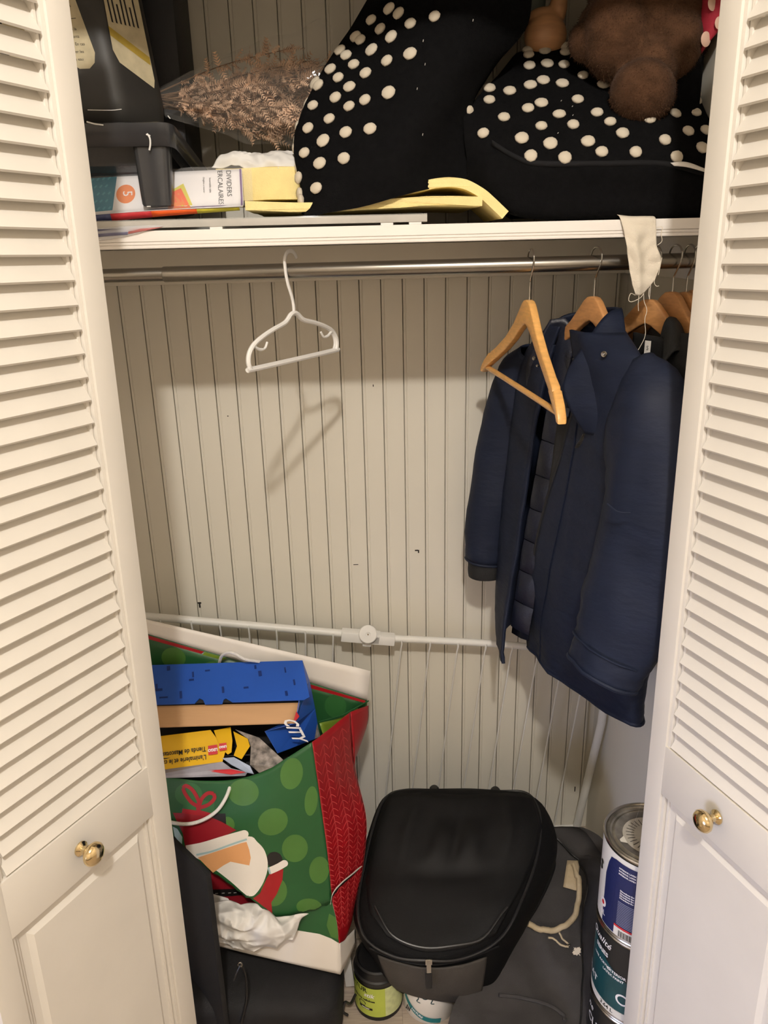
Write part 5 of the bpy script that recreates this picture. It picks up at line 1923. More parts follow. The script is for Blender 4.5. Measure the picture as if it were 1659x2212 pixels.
bm.faces.new([bm.verts.new(V(p) + V((-.0008, -.0035, .001))) for p in ((-0.1482, 1.366, 0.6824), (-0.1423, 1.366, 0.6699), (-0.1496, 1.357, 0.6652), (-0.1532, 1.357, 0.6687))])
fin('red_mark', bm, RED_, sd, smooth=False)
bm = bmesh.new()
bm.faces.new([bm.verts.new(V(p) + V((.002, -.003, .001))) for p in ((-0.1296, 1.468, 0.6552), (-0.1098, 1.43, 0.5736), (-0.123, 1.415, 0.5778), (-0.137, 1.43, 0.6278))])
fin('picture_print', bm, mat('box_picture', (120, 116, 112), .4, var=.7, vscale=90), sd, smooth=False)

# ---- yellow toy box
YBOX = mat('yellow_box_print', (226, 178, 28), 0.35, var=0.05, vscale=12, spec=0.5)
PICT = mat('box_picture_print', (126, 118, 112), 0.35, var=0.85, vscale=70)
GREYB = mat('pale_box_side', (150, 148, 158), 0.4, var=0.2, vscale=30)
yb = thing('toy_box', 'torn yellow cardboard toy box with black lettering below the blue box', 'box', (-.33, 1.33, .52))
YA, YB_, YC, YD = V((-0.4786, 1.372, 0.6263)), V((-0.3293, 1.372, 0.6403)), V((-0.3097, 1.318, 0.6011)), V((-0.47, 1.318, 0.5825))
bm = bmesh.new()
jag = [YA, YB_, YB_ * .75 + YC * .25 + V((.008, 0, 0)), YB_ * .55 + YC * .45 + V((.010, 0, 0)), YB_ * .3 + YC * .7 + V((.020, 0, 0)), YC + V((.010, 0, 0)), YD]
tri = tessellate_polygon([[V((p.x, p.y, 0)) for p in jag]])
vs = [bm.verts.new(p) for p in jag]
for t in tri:
    bm.faces.new([vs[i] for i in t])
yt = solid(fin('top_face', bm, YBOX, yb, smooth=False), .0015)
yx = (YC - YD).normalized()
yn = (YA - YD).normalized()
for k, (txt, off) in enumerate((("L'animalerie et le café", 0.0), ('Tienda de Mascotas y Café', 1.0))):
    bmt = text_bm(txt, .0112, 'LEFT', .0002)
    bmesh.ops.rotate(bmt, cent=(0, 0, 0), matrix=Matrix.Rotation(pi, 3, 'Z'), verts=bmt.verts)
    wrap(bmt, lambda u, v: YC + yx * (u - .022) + yn * (v * 1.25 + .013 + off * .0165) + V((0, -.0008, .0014)))
    fin('lettering', bmt, BLKP, yt, smooth=False)


def logo(parent, c, x, y, s):
    """small red square with white letters"""
    f = frame(c, x, y)
    b = poly_bm([(-s, -s), (s, -s), (s, s), (-s, s)])
    wrap(b, lambda u, v: f(u, v, .0006))
    fin('red_mark', b, RED_, parent, smooth=False)
    b = text_bm('LEGO', s * .82, 'CENTER', .0004)
    bmesh.ops.rotate(b, cent=(0, 0, 0), matrix=Matrix.Rotation(pi, 3, 'Z'), verts=b.verts)
    wrap(b, lambda u, v: f(u, v, .0011))
    fin('lettering', b, PAPER, parent, smooth=False)


logo(yt, YC + yn * .024 + V((-.008, -.0005, .0012)), yx, yn, .0095)
bm = bmesh.new()
yf = [YD, YC + V((.010, 0, 0)), V((-0.2804, 1.305, 0.5938)), V((-0.2478, 1.3, 0.587)), V((-0.2528, 1.298, 0.5799)), V((-0.4645, 1.298, 0.5844))]
bm.faces.new([bm.verts.new(p) for p in yf])
solid(fin('front_face', bm, GREYB, yb, smooth=False), .0012)
bm = bmesh.new()
bm.faces.new([bm.verts.new(V(p) + V((0, -.003, .002))) for p in ((-0.3369, 1.308, 0.59), (-0.28, 1.303, 0.5942), (-0.2504, 1.299, 0.588), (-0.2799, 1.297, 0.5855))])
fin('red_print', bm, RED_, yb, smooth=False)
# carton walls and dark inside under the torn lid
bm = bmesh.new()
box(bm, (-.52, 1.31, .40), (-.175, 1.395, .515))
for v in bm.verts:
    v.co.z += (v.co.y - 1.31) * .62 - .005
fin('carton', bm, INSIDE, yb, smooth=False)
fl2 = [V((-0.3232, 1.374, 0.6375)), V((-0.2882, 1.374, 0.6436)), V((-0.2822, 1.35, 0.6276)), V((-0.2823, 1.33, 0.6142)), V((-0.2898, 1.328, 0.6105)), V((-0.3087, 1.345, 0.6191))]
bm = bmesh.new()
bm.faces.new([bm.verts.new(p) for p in fl2])
yfp = solid(fin('torn_flap', bm, YBOX, yb, smooth=False), .0014)
logo(yfp, V((-0.2998, 1.338, 0.6215)) + V((0, -.001, .0015)), yx, yn, .0075)
fl3 = [V((-0.2832, 1.373, 0.6339)), V((-0.2526, 1.36, 0.6235)), V((-0.2466, 1.345, 0.616)), V((-0.2612, 1.32, 0.6038)), V((-0.2773, 1.325, 0.6098)), V((-0.2729, 1.345, 0.6173))]
bm = bmesh.new()
bm.faces.new([bm.verts.new(p) for p in fl3])
solid(fin('torn_flap', bm, YBOX, yb, smooth=False), .0014)
fl4 = [V((-0.2798, 1.378, 0.637)), V((-0.2289, 1.362, 0.6254)), V((-0.1775, 1.322, 0.598)), V((-0.1982, 1.315, 0.5875)), V((-0.2251, 1.302, 0.5843)), V((-0.245, 1.318, 0.5932)), V((-0.2449, 1.346, 0.6152)), V((-0.2518, 1.361, 0.6239))]
bm = bmesh.new()
tri = tessellate_polygon([[V((p.x, p.y, 0)) for p in fl4]])
vs = [bm.verts.new(p + V((0, 0, -.002))) for p in fl4]
for t in tri:
    bm.faces.new([vs[i] for i in t])
solid(fin('picture_side', bm, PICT, yb, smooth=False), .0014)
fl5 = [V((-0.3005, 1.322, 0.6065)), V((-0.2772, 1.323, 0.6068)), V((-0.2439, 1.31, 0.5937)), V((-0.2358, 1.298, 0.5835)), V((-0.252, 1.298, 0.5888)), V((-0.2803, 1.308, 0.6004))]
bm = bmesh.new()
bm.faces.new([bm.verts.new(p) for p in fl5])
solid(fin('torn_flap', bm, mat('pale_blue_board', (168, 180, 204), .6, var=.1, vscale=40), yb, smooth=False), .0016)

# ---- black cases at the lower left
CASEM = mat('black_case_fabric', (24, 24, 26), 0.7, var=0.15, vscale=40, bump=0.4, bscale=700, spec=0.3)
CASEP = mat('black_rubber_piping', (13, 13, 14), 0.35, var=0.1)
bm = bmesh.new()
ang = math.atan2(-.075, .069)
box(bm, (-.17, 0, 0), (.0, .012, .519), .004)
bmesh.ops.transform(bm, matrix=Matrix.Translation((-.3035, 1.105, 0)) @ Matrix.Rotation(ang, 4, 'Z'), verts=bm.verts)
tag(fin('black_board', bm, CASEM, loc=(-.35, 1.16, 0)), 'tall thin black case standing on edge between the left door and the gift bag', 'case')
sc = thing('soft_suitcase', 'black soft suitcase lying flat under the gift bag', 'suitcase', (-.25, 1.28, 0))
bm = bmesh.new()


def superbox(bm, c, hx, hy, hz, e=.35, n=40, m=14, top=None):
    rings = []
    for i in range(m + 1):
        ph = -pi / 2 + pi * i / m
        cz, sz = cos(ph), sin(ph)
        rr = abs(cz) ** e
        z = c[2] + hz * math.copysign(abs(sz) ** e, sz)
        ring = []
        for j in range(n):
            t = 2 * pi * j / n
            x = c[0] + hx * rr * math.copysign(abs(cos(t)) ** e, cos(t))
            y = c[1] + hy * rr * math.copysign(abs(sin(t)) ** e, sin(t))
            zz = z
            if top:
                zz = c[2] - hz + (z - c[2] + hz) * top(x, y)
            ring.append(bm.verts.new((x, y, zz)))
        rings.append(ring)
    for a, b in zip(rings, rings[1:]):
        for j in range(n):
            bm.faces.new((a[j], a[(j + 1) % n], b[(j + 1) % n], b[j]))
    bmesh.ops.remove_doubles(bm, verts=bm.verts[:], dist=1e-6)


superbox(bm, (-.275, 1.305, .073), .20, .18, .073, .32, 56, 16, top=lambda x, y: 1 + .22 * max(0, min(1, (-.12 - x) / .25)))
sb_ = fin('suitcase_body', bm, CASEM, sc, ang=60)
SB = bvh_of(sb_, origin(sb_))
for dx, zz in ((0, .118),):
    bm = bmesh.new()
    P = []
    for p in ((-0.2626, 1.124, 0.287), (-0.2555, 1.122, 0.2508), (-0.2596, 1.122, 0.1904), (-0.2732, 1.122, 0.1353), (-0.2848, 1.124, 0.0761)):
        P.append(p)
    tube(bm, spline(P, 5), .0028, 8)
    fin('piping', bm, CASEP, sb_)
bm = bmesh.new()
tube(bm, [V((-0.2625, 1.118, 0.2893)) + V((cos(t * pi / 8) * .004, -.002, sin(t * pi / 8) * .005)) for t in range(16)], .0011, 6, closed=True)
zr = fin('zip_ring', bm, STEEL, sb_)
bm = bmesh.new()
tube(bm, spline([V((-0.2619, 1.114, 0.2892)), V((-0.2685, 1.11, 0.2779)), V((-0.2759, 1.108, 0.2595))], 5), .0014, 6)
fin('zip_cord', bm, CASEP, zr)

# ---- green-labelled tin and white tub
TINB = mat('black_tin', (20, 20, 21), 0.35, var=0.12, vscale=30)
LIME = mat('lime_label', (176, 190, 78), 0.45, var=0.06, vscale=30)
LIMEP = mat('pale_lime_label', (196, 204, 150), 0.5, var=0.12, vscale=90)
tn = thing('paste_tin', 'small black tin with a lime green label standing on the floor under the backpack', 'tin', (0, 1.262, 0))
CX, CYY, RT = .000, 1.262, .0525
bm = bmesh.new()
lathe(bm, [(0, 0), (RT - .001, 0), (RT + .0008, .002), (RT + .0008, .005), (RT, .007), (RT, .100), (RT + .0008, .102), (RT + .0008, .106), (RT - .003, .108), (RT - .006, .122), (RT - .004, .128), (RT - .008, .130), (RT - .012, .126), (0, .126)], 40, Matrix.Translation((CX, CYY, 0)))
tb = fin('tin_body', bm, TINB, tn)


def cyl(cx, cy, r, a0, z0, h=.0005, sgn=1):
    """label mapping: u runs along the wall from angle a0, v is height"""
    return lambda u, v: V((cx + (r + h) * cos(a0 + sgn * u / r), cy + (r + h) * sin(a0 + sgn * u / r), z0 + v))


def band(name, m, f, u0, u1, v0, v1, par, n=24):
    bm = bmesh.new()
    grid(bm, [[f(u0 + (u1 - u0) * i / n, v) for i in range(n + 1)] for v in (v0, v1)])
    return fin(name, bm, m, par)


A0c = radians(178)
lab = band('label', LIME, cyl(CX, CYY, RT, A0c, 0), 0, .098, .012, .092, tb)
band('label_side', LIMEP, cyl(CX, CYY, RT, A0c, 0), .098, .165, .012, .092, tb)
for txt, sz, u, v, m, it in (('NATUR', .017, .030, .083, BLKP, 0), ('stik', .016, .062, .071, PAPER, .3), ('Colle à la cellulose', .0078, .046, .056, BLKP, 0), ('PERMANENT', .0032, .054, .0325, PAPER, 0)):
    b = text_bm(txt, sz, 'CENTER', .0003, it)
    f = cyl(CX, CYY, RT, A0c, 0, .0013)
    wrap(b, lambda x, y: f(u + x, v + y))
    if txt == 'PERMANENT':
        b2 = poly_bm([(u - .016, v - .003), (u + .016, v - .003), (u + .016, v + .003), (u - .016, v + .003)], .006)
        f2 = cyl(CX, CYY, RT, A0c, 0, .0009)
        wrap(b2, f2)
        fin('label_bar', b2, BLKP, tb, smooth=False)
    fin('lettering', b, m, tb, smooth=False)
b = poly_bm(stroke([(.046 + .0085 * cos(t * pi / 6), .0425 + .0065 * sin(t * pi / 6)) for t in range(12)], .0018, 3), .006)
wrap(b, cyl(CX, CYY, RT, A0c, 0, .0010))
fin('label_ring', b, BLKP, tb, smooth=False)
TUBW = mat('white_tub_plastic', (226, 220, 210), 0.4, var=0.04)
tu = thing('white_tub', 'white tub with a teal band on its label, mostly hidden below the backpack pocket', 'tub', (.112, 1.252, 0))
TX, TY, TR = .112, 1.252, .058
bm = bmesh.new()
lathe(bm, [(0, 0), (TR - .003, 0), (TR, .004), (TR, .084), (TR - .002, .088), (TR - .006, .092), (0, .092)], 40, Matrix.Translation((TX, TY, 0)))
tb2 = fin('tub_body', bm, TUBW, tu)
f = cyl(TX, TY, TR, radians(190), 0, .0006)
b = poly_bm(stroke([(0, .062), (.030, .036), (.06, .020), (.10, .010)], .012, 6), .008)
wrap(b, f)
fin('teal_band', b, flat('tub_teal', (26, 112, 116)), tb2, smooth=False)
for pts in ([(.045, .082), (.052, .072), (.048, .062), (.056, .060)], [(.075, .084), (.082, .074), (.079, .064), (.086, .062)], [(.055, .080), (.066, .074), (.076, .080)]):
    b = poly_bm(stroke(pts, .0025, 5), .008)
    wrap(b, f)
    fin('figure_print', b, flat('tub_ink', (40, 70, 74)), tb2, smooth=False)
b = text_bm('NATURE', .0075, 'CENTER', .0003)
bmesh.ops.rotate(b, cent=(0, 0, 0), matrix=Matrix.Rotation(radians(-28), 3, 'Z'), verts=b.verts)
wrap(b, lambda x, y: cyl(TX, TY, TR, radians(190), 0, .0012)(.048 + x, .0265 + y))
fin('lettering', b, PAPER, tb2, smooth=False)
b = text_bm('Jil', .020, 'CENTER', .0004, .3)
wrap(b, lambda x, y: cyl(TX, TY, TR, radians(190), 0, .0010)(.022 + x, .022 + y))
fin('lettering', b, BLKP, tb2, smooth=False)

# ---- backpack leaning over them
PACK = mat('black_pack_fabric', (8, 8, 9), 0.75, var=0.2, vscale=60, bump=0.35, bscale=800, spec=0.18)
PACKS = mat('black_moulded_lid', (9, 9, 10), 0.58, var=0.15, vscale=25, bump=0.25, bscale=900, spec=0.22)
POCK = mat('grey_brown_pocket', (56, 52, 47), 0.7, var=0.12, vscale=14, bump=0.4, bscale=700)
PIPE = mat('black_piping', (22, 22, 23), 0.4, var=0.1)
bpk = thing('backpack', 'black backpack with a moulded lid and grey lower pocket leaning against the back', 'backpack', (.16, 1.32, .05))
SEC = [  # left front, front mid, right front, right back, back mid, left back
    ((0.0859, 1.53, 0.3408), (0.2211, 1.535, 0.3322), (0.3503, 1.53, 0.3211), (0.3693, 1.56, 0.2791), (0.2257, 1.565, 0.2828), (0.0988, 1.56, 0.2993)),
    ((0.0381, 1.505, 0.3475), (0.2162, 1.5, 0.35), (0.382, 1.505, 0.3236), (0.4148, 1.56, 0.2159), (0.2289, 1.58, 0.1729), (0.0522, 1.565, 0.2389)),
    ((0.0024, 1.43, 0.3181), (0.1944, 1.415, 0.3204), (0.3853, 1.43, 0.3122), (0.4351, 1.51, 0.1736), (0.2363, 1.54, 0.0772), (0.0257, 1.52, 0.1668)),
    ((-0.0225, 1.345, 0.2747), (0.157, 1.32, 0.2819), (0.3529, 1.345, 0.2717), (0.4185, 1.435, 0.1844), (0.2254, 1.46, 0.0404), (-0.0002, 1.44, 0.1323)),
    ((-0.0361, 1.27, 0.249), (0.128, 1.235, 0.2442), (0.3073, 1.27, 0.2465), (0.3773, 1.375, 0.1541), (0.2049, 1.39, 0.001), (-0.0138, 1.37, 0.0943)),
    ((-0.0228, 1.222, 0.2242), (0.1076, 1.175, 0.215), (0.2626, 1.222, 0.2119), (0.3339, 1.325, 0.1098), (0.1796, 1.32, -0.0167), (0, 1.31, 0.0773)),
    ((-0.0029, 1.212, 0.1873), (0.108, 1.18, 0.1816), (0.2413, 1.212, 0.1736), (0.2982, 1.285, 0.0929), (0.16, 1.29, -0.0216), (0.0195, 1.285, 0.0638)),
    ((0.015, 1.208, 0.1355), (0.1132, 1.186, 0.1203), (0.226, 1.205, 0.105), (0.2607, 1.25, 0.0617), (0.157, 1.265, -0.0185), (0.0336, 1.262, 0.0493)),
    ((0.0467, 1.215, 0.0815), (0.1292, 1.2, 0.0757), (0.215, 1.205, 0.058), (0.2287, 1.225, 0.0321), (0.1494, 1.245, -0.0012), (0.0577, 1.245, 0.0301)),
]
bm = bmesh.new()
GPK = surf([[V(p) for p in s] for s in SEC], 8, 5, closed=True)
vv = grid(bm, GPK, closed=True, f=lambda p, u, v: p + V((0, -.5, .5)) * .003 * NZ.noise(p * 18))
bm.faces.new(vv[0])
bm.faces.new(vv[-1])
pb = fin('pack_body', bm, PACK, bpk, ang=60)
PB = bvh_of(pb, origin(pb))
# moulded lid
bm = bmesh.new()
LROW = [
    [(0.0507, 1.5, 0.3283), (0.133, 1.495, 0.3453), (0.2148, 1.49, 0.3476), (0.2985, 1.495, 0.3363), (0.3725, 1.5, 0.3107)],
    [(0.0126, 1.425, 0.3088), (0.0983, 1.405, 0.3218), (0.1924, 1.4, 0.3209), (0.2883, 1.405, 0.3136), (0.373, 1.425, 0.2949)],
    [(-0.0093, 1.34, 0.2723), (0.0706, 1.31, 0.2905), (0.1547, 1.3, 0.2927), (0.2516, 1.31, 0.2834), (0.3376, 1.34, 0.2645)],
    [(-0.0115, 1.268, 0.2495), (0.0507, 1.236, 0.2543), (0.1266, 1.222, 0.2483), (0.2107, 1.236, 0.2441), (0.2909, 1.268, 0.2496)],
    [(0.0157, 1.222, 0.2254), (0.0571, 1.192, 0.2275), (0.1079, 1.178, 0.2264), (0.1806, 1.192, 0.2181), (0.2401, 1.222, 0.2197)],
]
GL_ = surf([[V(p) for p in r] for r in LROW], 9, 7)


def emboss(p, u, v):
    x, y = v * 2 - 1, u
    b = 0
    for cx in (-.17, .17):
        b += math.exp(-((x - cx) / .13) ** 4 - ((y - .30) / .10) ** 4)
    b += .7 * math.exp(-((abs(x) - .62) / .06) ** 2 - ((y - .2) / .22) ** 2)
    b -= .5 * math.exp(-((y - .47) / .03) ** 2 - (x / .5) ** 4)
    loc, n, _, _ = PB.find_nearest(p)
    if n.dot(DOWN) > 0:
        n = -n
    return loc + (n * .6 + V((0, -.25, .31))) * (.0045 + .0095 * b)


grid(bm, GL_, f=emboss)
lid = solid(fin('lid', bm, PACKS, bpk, ang=70), .004)


def piping(pts, r, par, m=PIPE, off=.003, closed=False, bvh=None):
    P = []
    for p in spline([V(q) for q in pts], 7, closed):
        loc, n, _, _ = (bvh or PB).find_nearest(p)
        if n.dot(DOWN) > 0:
            n = -n
        P.append(loc + n * off)
    for _ in range(6):
        m_ = len(P)
        P = [(P[i - 1] + P[i] * 2 + P[(i + 1) % m_]) / 4 if (closed or 0 < i < m_ - 1) else P[i] for i in range(m_)]
    b = bmesh.new()
    tube(b, P, r, 8, closed=closed)
    return fin('piping', b, m, par)


piping([(0.382, 1.505, 0.3236), (0.3874, 1.43, 0.3121), (0.355, 1.345, 0.2716), (0.3073, 1.27, 0.2465), (0.2626, 1.222, 0.2119), (0.1853, 1.19, 0.2001), (0.1076, 1.175, 0.2101), (0.0334, 1.195, 0.2132), (-0.0228, 1.222, 0.2242), (-0.0371, 1.27, 0.249), (-0.0235, 1.345, 0.2748), (0.0013, 1.43, 0.3181), (0.0381, 1.505, 0.3475), (0.1083, 1.53, 0.3423), (0.2211, 1.535, 0.3322), (0.3332, 1.53, 0.3248)], .0036, pb, closed=True)
piping([(0.0029, 1.27, 0.2338), (0.0297, 1.215, 0.2222), (0.1081, 1.18, 0.2316), (0.2032, 1.215, 0.2109), (0.2699, 1.265, 0.235)], .0030, lid, off=.010)
piping([(-0.0139, 1.215, 0.2062), (0.1078, 1.178, 0.194), (0.2521, 1.215, 0.1925)], .0026, pb, m=PACKS, off=.003)
# pocket
bm = bmesh.new()
GP2 = surf([[V(p) for p in r] for r in (
    [(0.001, 1.208, 0.1967), (0.0498, 1.188, 0.1938), (0.1078, 1.178, 0.189), (0.1757, 1.188, 0.1828), (0.2266, 1.206, 0.1789)],
    [(0.0098, 1.207, 0.1629), (0.0558, 1.186, 0.1628), (0.1095, 1.177, 0.1572), (0.1755, 1.184, 0.1494), (0.2232, 1.204, 0.139)],
    [(0.0207, 1.21, 0.1236), (0.0604, 1.19, 0.1217), (0.1157, 1.182, 0.1121), (0.1762, 1.186, 0.1029), (0.2181, 1.203, 0.0882)],
    [(0.04, 1.218, 0.0836), (0.0755, 1.204, 0.0824), (0.1239, 1.196, 0.0757), (0.178, 1.196, 0.0666), (0.2152, 1.206, 0.0541)])], 8, 6)
grid(bm, GP2, f=lambda p, u, v: p + V((0, -.006, .001)) + V((0, -.6, .2)) * .0035 * NZ.noise(p * 26))
pk = solid(fin('front_pocket', bm, POCK, bpk, ang=60), .003)
bm = bmesh.new()
zp_ = frame((0.103, 1.166, 0.2084), (1, 0, 0), V((0, .12, 1)).normalized())
for u, v, a, b_ in ((0, .006, .0070, .006), (0, -.004, .0048, .015)):
    for q in box(bm, (u - a, v - b_, .0), (u + a, v + b_, .004), .001):
        q.co = V(zp_(q.co.x, q.co.y, q.co.z))
zpl = fin('zip_pull', bm, CHROME, pk)
bm = bmesh.new()
for q in box(bm, (-.0070, -.056, .001), (.0060, -.020, .004), .0012):
    q.co = V(zp_(q.co.x, q.co.y, q.co.z))
fin('pull_tab', bm, PIPE, zpl)
# side strap, hook-and-loop patches, top feet
bm = bmesh.new()
sp = spline([V((0.4009, 1.475, 0.2421)), V((0.4143, 1.44, 0.2047)), V((0.4087, 1.405, 0.1906)), V((0.3698, 1.36, 0.1495)), V((0.3281, 1.32, 0.1265))], 6)
grid(bm, [[p + V((.010, -.004, .012)), p + V((-.006, -.012, .004))] for p in sp])
solid(fin('side_strap', bm, PACK, bpk), .004)
for c, s in (((0.3662, 1.41, 0.2491), .006), ((0.3794, 1.395, 0.2115), .010)):
    b = poly_bm(ell(0, 0, s, s * 1.5, 14), .01)
    fq = frame(V(c) + V((-.002, -.010, .006)), V((.7, .6, -.2)).normalized(), V((-.1, .4, .9)).normalized())
    wrap(b, lambda u, v: fq(u, v))
    solid(fin('fastener_patch', b, mat('olive_grey_patch', (58, 58, 48), .9, var=.2) if s < .008 else bpy.data.materials['olive_grey_patch'], bpk), .001)
for c in ((0.1523, 1.545, 0.3265), (0.3022, 1.545, 0.3143)):
    bm = bmesh.new()
    lathe(bm, [(0, .008), (.008, .007), (.0115, .003), (.012, 0), (0, 0)], 16, Matrix.Translation(V(c) + V((0, 0, .0))))
    fin('rubber_foot', bm, PIPE, bpk)
bm = bmesh.new()
tube(bm, spline([V((-0.0501, 1.235, 0.0501)), V((-0.0611, 1.215, 0.0489)), V((-0.0722, 1.205, 0.0663)), V((-0.0769, 1.2, 0.0463)), V((-0.0675, 1.2, 0.0348))], 5), .003, 8)
fin('strap_end', bm, PIPE, bpk)
# narrow white packet between suitcase and tin
bm = bmesh.new()
box(bm, (-.010, -.006, 0), (.010, .006, .115), .002)
bmesh.ops.transform(bm, matrix=Matrix.Translation((-.0635, 1.30, 0.001)) @ Matrix.Rotation(radians(-4), 4, 'Y'), verts=bm.verts)
tag(fin('white_packet', bm, WHITEPL, loc=(-.0635, 1.30, 0)), 'narrow white packet standing in the gap beside the lime green tin', 'packet')

# ---- grey cloth bag with beige rope handle
GREYC = mat('charcoal_grey_canvas', (68, 66, 66), 0.85, var=0.10, vscale=22, bump=0.5, bscale=900, spec=0.15)
BEIGE = mat('beige_rope_leather', (196, 178, 146), 0.6, var=0.07, vscale=60, bump=0.4, bscale=400)
gg = thing('canvas_bag', 'charcoal grey canvas bag with a beige rope handle slumped beside the paint cans', 'bag', (.38, 1.33, 0))
R6 = [
    [(0.3815, 1.57, 0.1585), (0.4446, 1.585, 0.1563), (0.5, 1.59, 0.1546), (0.549, 1.58, 0.1519), (0.5776, 1.52, 0.1606)],
    [(0.3638, 1.51, 0.142), (0.4286, 1.525, 0.1415), (0.4801, 1.525, 0.1385), (0.5234, 1.505, 0.1402), (0.5648, 1.45, 0.1586)],
    [(0.3238, 1.42, 0.1185), (0.3929, 1.43, 0.1112), (0.4568, 1.43, 0.1073), (0.5032, 1.42, 0.1075), (0.5426, 1.375, 0.137)],
    [(0.2812, 1.335, 0.0995), (0.3583, 1.345, 0.0864), (0.4252, 1.345, 0.0793), (0.4759, 1.335, 0.0842), (0.5228, 1.305, 0.1032)],
    [(0.2314, 1.255, 0.0916), (0.311, 1.268, 0.0709), (0.3887, 1.268, 0.0616), (0.4472, 1.256, 0.0663), (0.5025, 1.235, 0.0766)],
    [(0.1603, 1.175, 0.0942), (0.2568, 1.195, 0.0623), (0.3459, 1.192, 0.0464), (0.4217, 1.178, 0.0427), (0.4832, 1.165, 0.0377)],
    [(0.1277, 1.1, 0.0907), (0.2414, 1.11, 0.0623), (0.3242, 1.1, 0.0503), (0.3977, 1.09, 0.0325), (0.4568, 1.08, 0.029)],
]
GC = surf([[V(p) for p in r] for r in R6], 8, 6)


def slump(p, u, v):
    a = 1 - abs(NZ.noise(V((p.x * 1.3, p.y * .7, p.z * .7)) * 11)) * 2
    b = 1 - abs(NZ.noise(V((p.x + 3, p.y, p.z)) * 21)) * 2
    fold = -.010 * math.exp(-((v - .62 - .25 * u) / .03) ** 2) * (u < .75)
    return p + V((0, -.5, .7)) * (a * .013 + b * .006 + fold)


bm = bmesh.new()
GC2 = [[slump(p, i / (len(GC) - 1), j / (len(GC[0]) - 1)) for j, p in enumerate(r)] for i, r in enumerate(GC)]
vs = grid(bm, GC2)
rim = [vs[0][j] for j in range(len(vs[0]))] + [vs[i][-1] for i in range(1, len(vs))] + [vs[-1][j] for j in range(len(vs[0]) - 2, -1, -1)] + [vs[i][0] for i in range(len(vs) - 2, 0, -1)]
lowr = [bm.verts.new((v.co.x, v.co.y + .01, .004)) for v in rim]
for i in range(len(rim)):
    j = (i + 1) % len(rim)
    bm.faces.new((rim[i], rim[j], lowr[j], lowr[i]))
gbg = fin('bag_cloth', bm, GREYC, gg, ang=80)
GGB = bvh_of(gbg, origin(gbg))


def on_bag(p, h):
    p = V(p)
    loc, n, _, _ = GGB.ray_cast(p - DOWN * .4, DOWN)
    if loc is None:
        return p
    if n.dot(DOWN) > 0:
        n = -n
    return loc + n * h


# overlapping flap on the right with a bound edge
bm = bmesh.new()
fl_e = [on_bag(p, .006) for p in spline([V((0.4382, 1.57, 0.167)), V((0.4722, 1.53, 0.1575)), V((0.4978, 1.49, 0.1501)), V((0.5133, 1.46, 0.1309)), V((0.5072, 1.42, 0.1143)), V((0.4858, 1.35, 0.0977)), V((0.4576, 1.27, 0.0791)), V((0.4302, 1.19, 0.0563)), V((0.4045, 1.11, 0.0437))], 5)]
fl_o = [on_bag(p, .003) for p in spline([V((0.5272, 1.58, 0.156)), V((0.5455, 1.54, 0.1543)), V((0.5543, 1.5, 0.1402)), V((0.5566, 1.46, 0.1283)), V((0.5398, 1.4, 0.1325)), V((0.5191, 1.33, 0.1171)), V((0.4954, 1.25, 0.0997)), V((0.476, 1.18, 0.0656)), V((0.4519, 1.1, 0.0537))], 5)]
grid(bm, [[a, a * .5 + b * .5 + V((0, -.004, .006)), b] for a, b in zip(fl_e, fl_o)])
solid(fin('side_flap', bm, GREYC, gg), .004)
bm = bmesh.new()
tube(bm, [p + V((-.002, -.001, 0)) for p in fl_e], .0024, 6)
fin('flap_seam', bm, PIPE, gg)
# lower pocket fold
bm = bmesh.new()
pe = [on_bag(p, .004) for p in spline([V((0.2526, 1.2, 0.0696)), V((0.3063, 1.195, 0.0614)), V((0.3553, 1.19, 0.0455)), V((0.3837, 1.175, 0.0359)), V((0.3818, 1.16, 0.0368))], 5)]
tube(bm, pe, .004, 8)
fin('pocket_fold', bm, GREYC, gg)
hpts = ((0.4876, 1.475, 0.1364), (0.489, 1.445, 0.1257), (0.4834, 1.41, 0.1118), (0.4669, 1.375, 0.0973), (0.441, 1.35, 0.0895), (0.4055, 1.34, 0.0833), (0.3732, 1.34, 0.0881), (0.3441, 1.355, 0.0931))
bm = bmesh.new()
HP = [on_bag(p, .0085) for p in spline([V(p) for p in hpts], 6)]
tube(bm, HP, [.0045] * 4 + [.0066] * (len(HP) - 4), 12)
hd_ = fin('rope_handle', bm, BEIGE, gg)
bm = bmesh.new()
lp = [on_bag(p, .005) for p in ((0.4763, 1.485, 0.1418), (0.5062, 1.485, 0.14), (0.4805, 1.42, 0.1145), (0.4492, 1.425, 0.1212))]
bm.faces.new([bm.verts.new(p) for p in lp])
bmesh.ops.subdivide_edges(bm, edges=bm.edges[:], cuts=3, use_grid_fill=True)
solid(fin('leather_patch', bm, BEIGE, hd_), .003)
for pts, r in ((((0.4182, 1.335, 0.0824), (0.4204, 1.325, 0.0739), (0.4292, 1.31, 0.0736)), .0022), (((0.3853, 1.33, 0.0748), (0.399, 1.325, 0.0753), (0.4117, 1.315, 0.0691), (0.4275, 1.31, 0.0654)), .0022)):
    bm = bmesh.new()
    tube(bm, [on_bag(p, .006) for p in spline([V(p) for p in pts], 5)], r, 8)
    fin('charm_cord', bm, BEIGE, hd_)
half = [(0, 1.0), (.12, .68), (.30, .78), (.26, .42), (.52, .62), (.60, .46), (.92, .40), (.82, .16), (.96, .02), (.50, -.32), (.56, -.50), (.08, -.44), (.06, -.85)]
leaf = [(x, y) for x, y in half] + [(-x, y) for x, y in reversed(half[1:])]
LC = on_bag((0.4455, 1.295, 0.0675), .009)
bm = bmesh.new()
fl3_ = frame(LC, V((.82, .35, .35)).normalized(), V((-.55, .45, .62)).normalized())
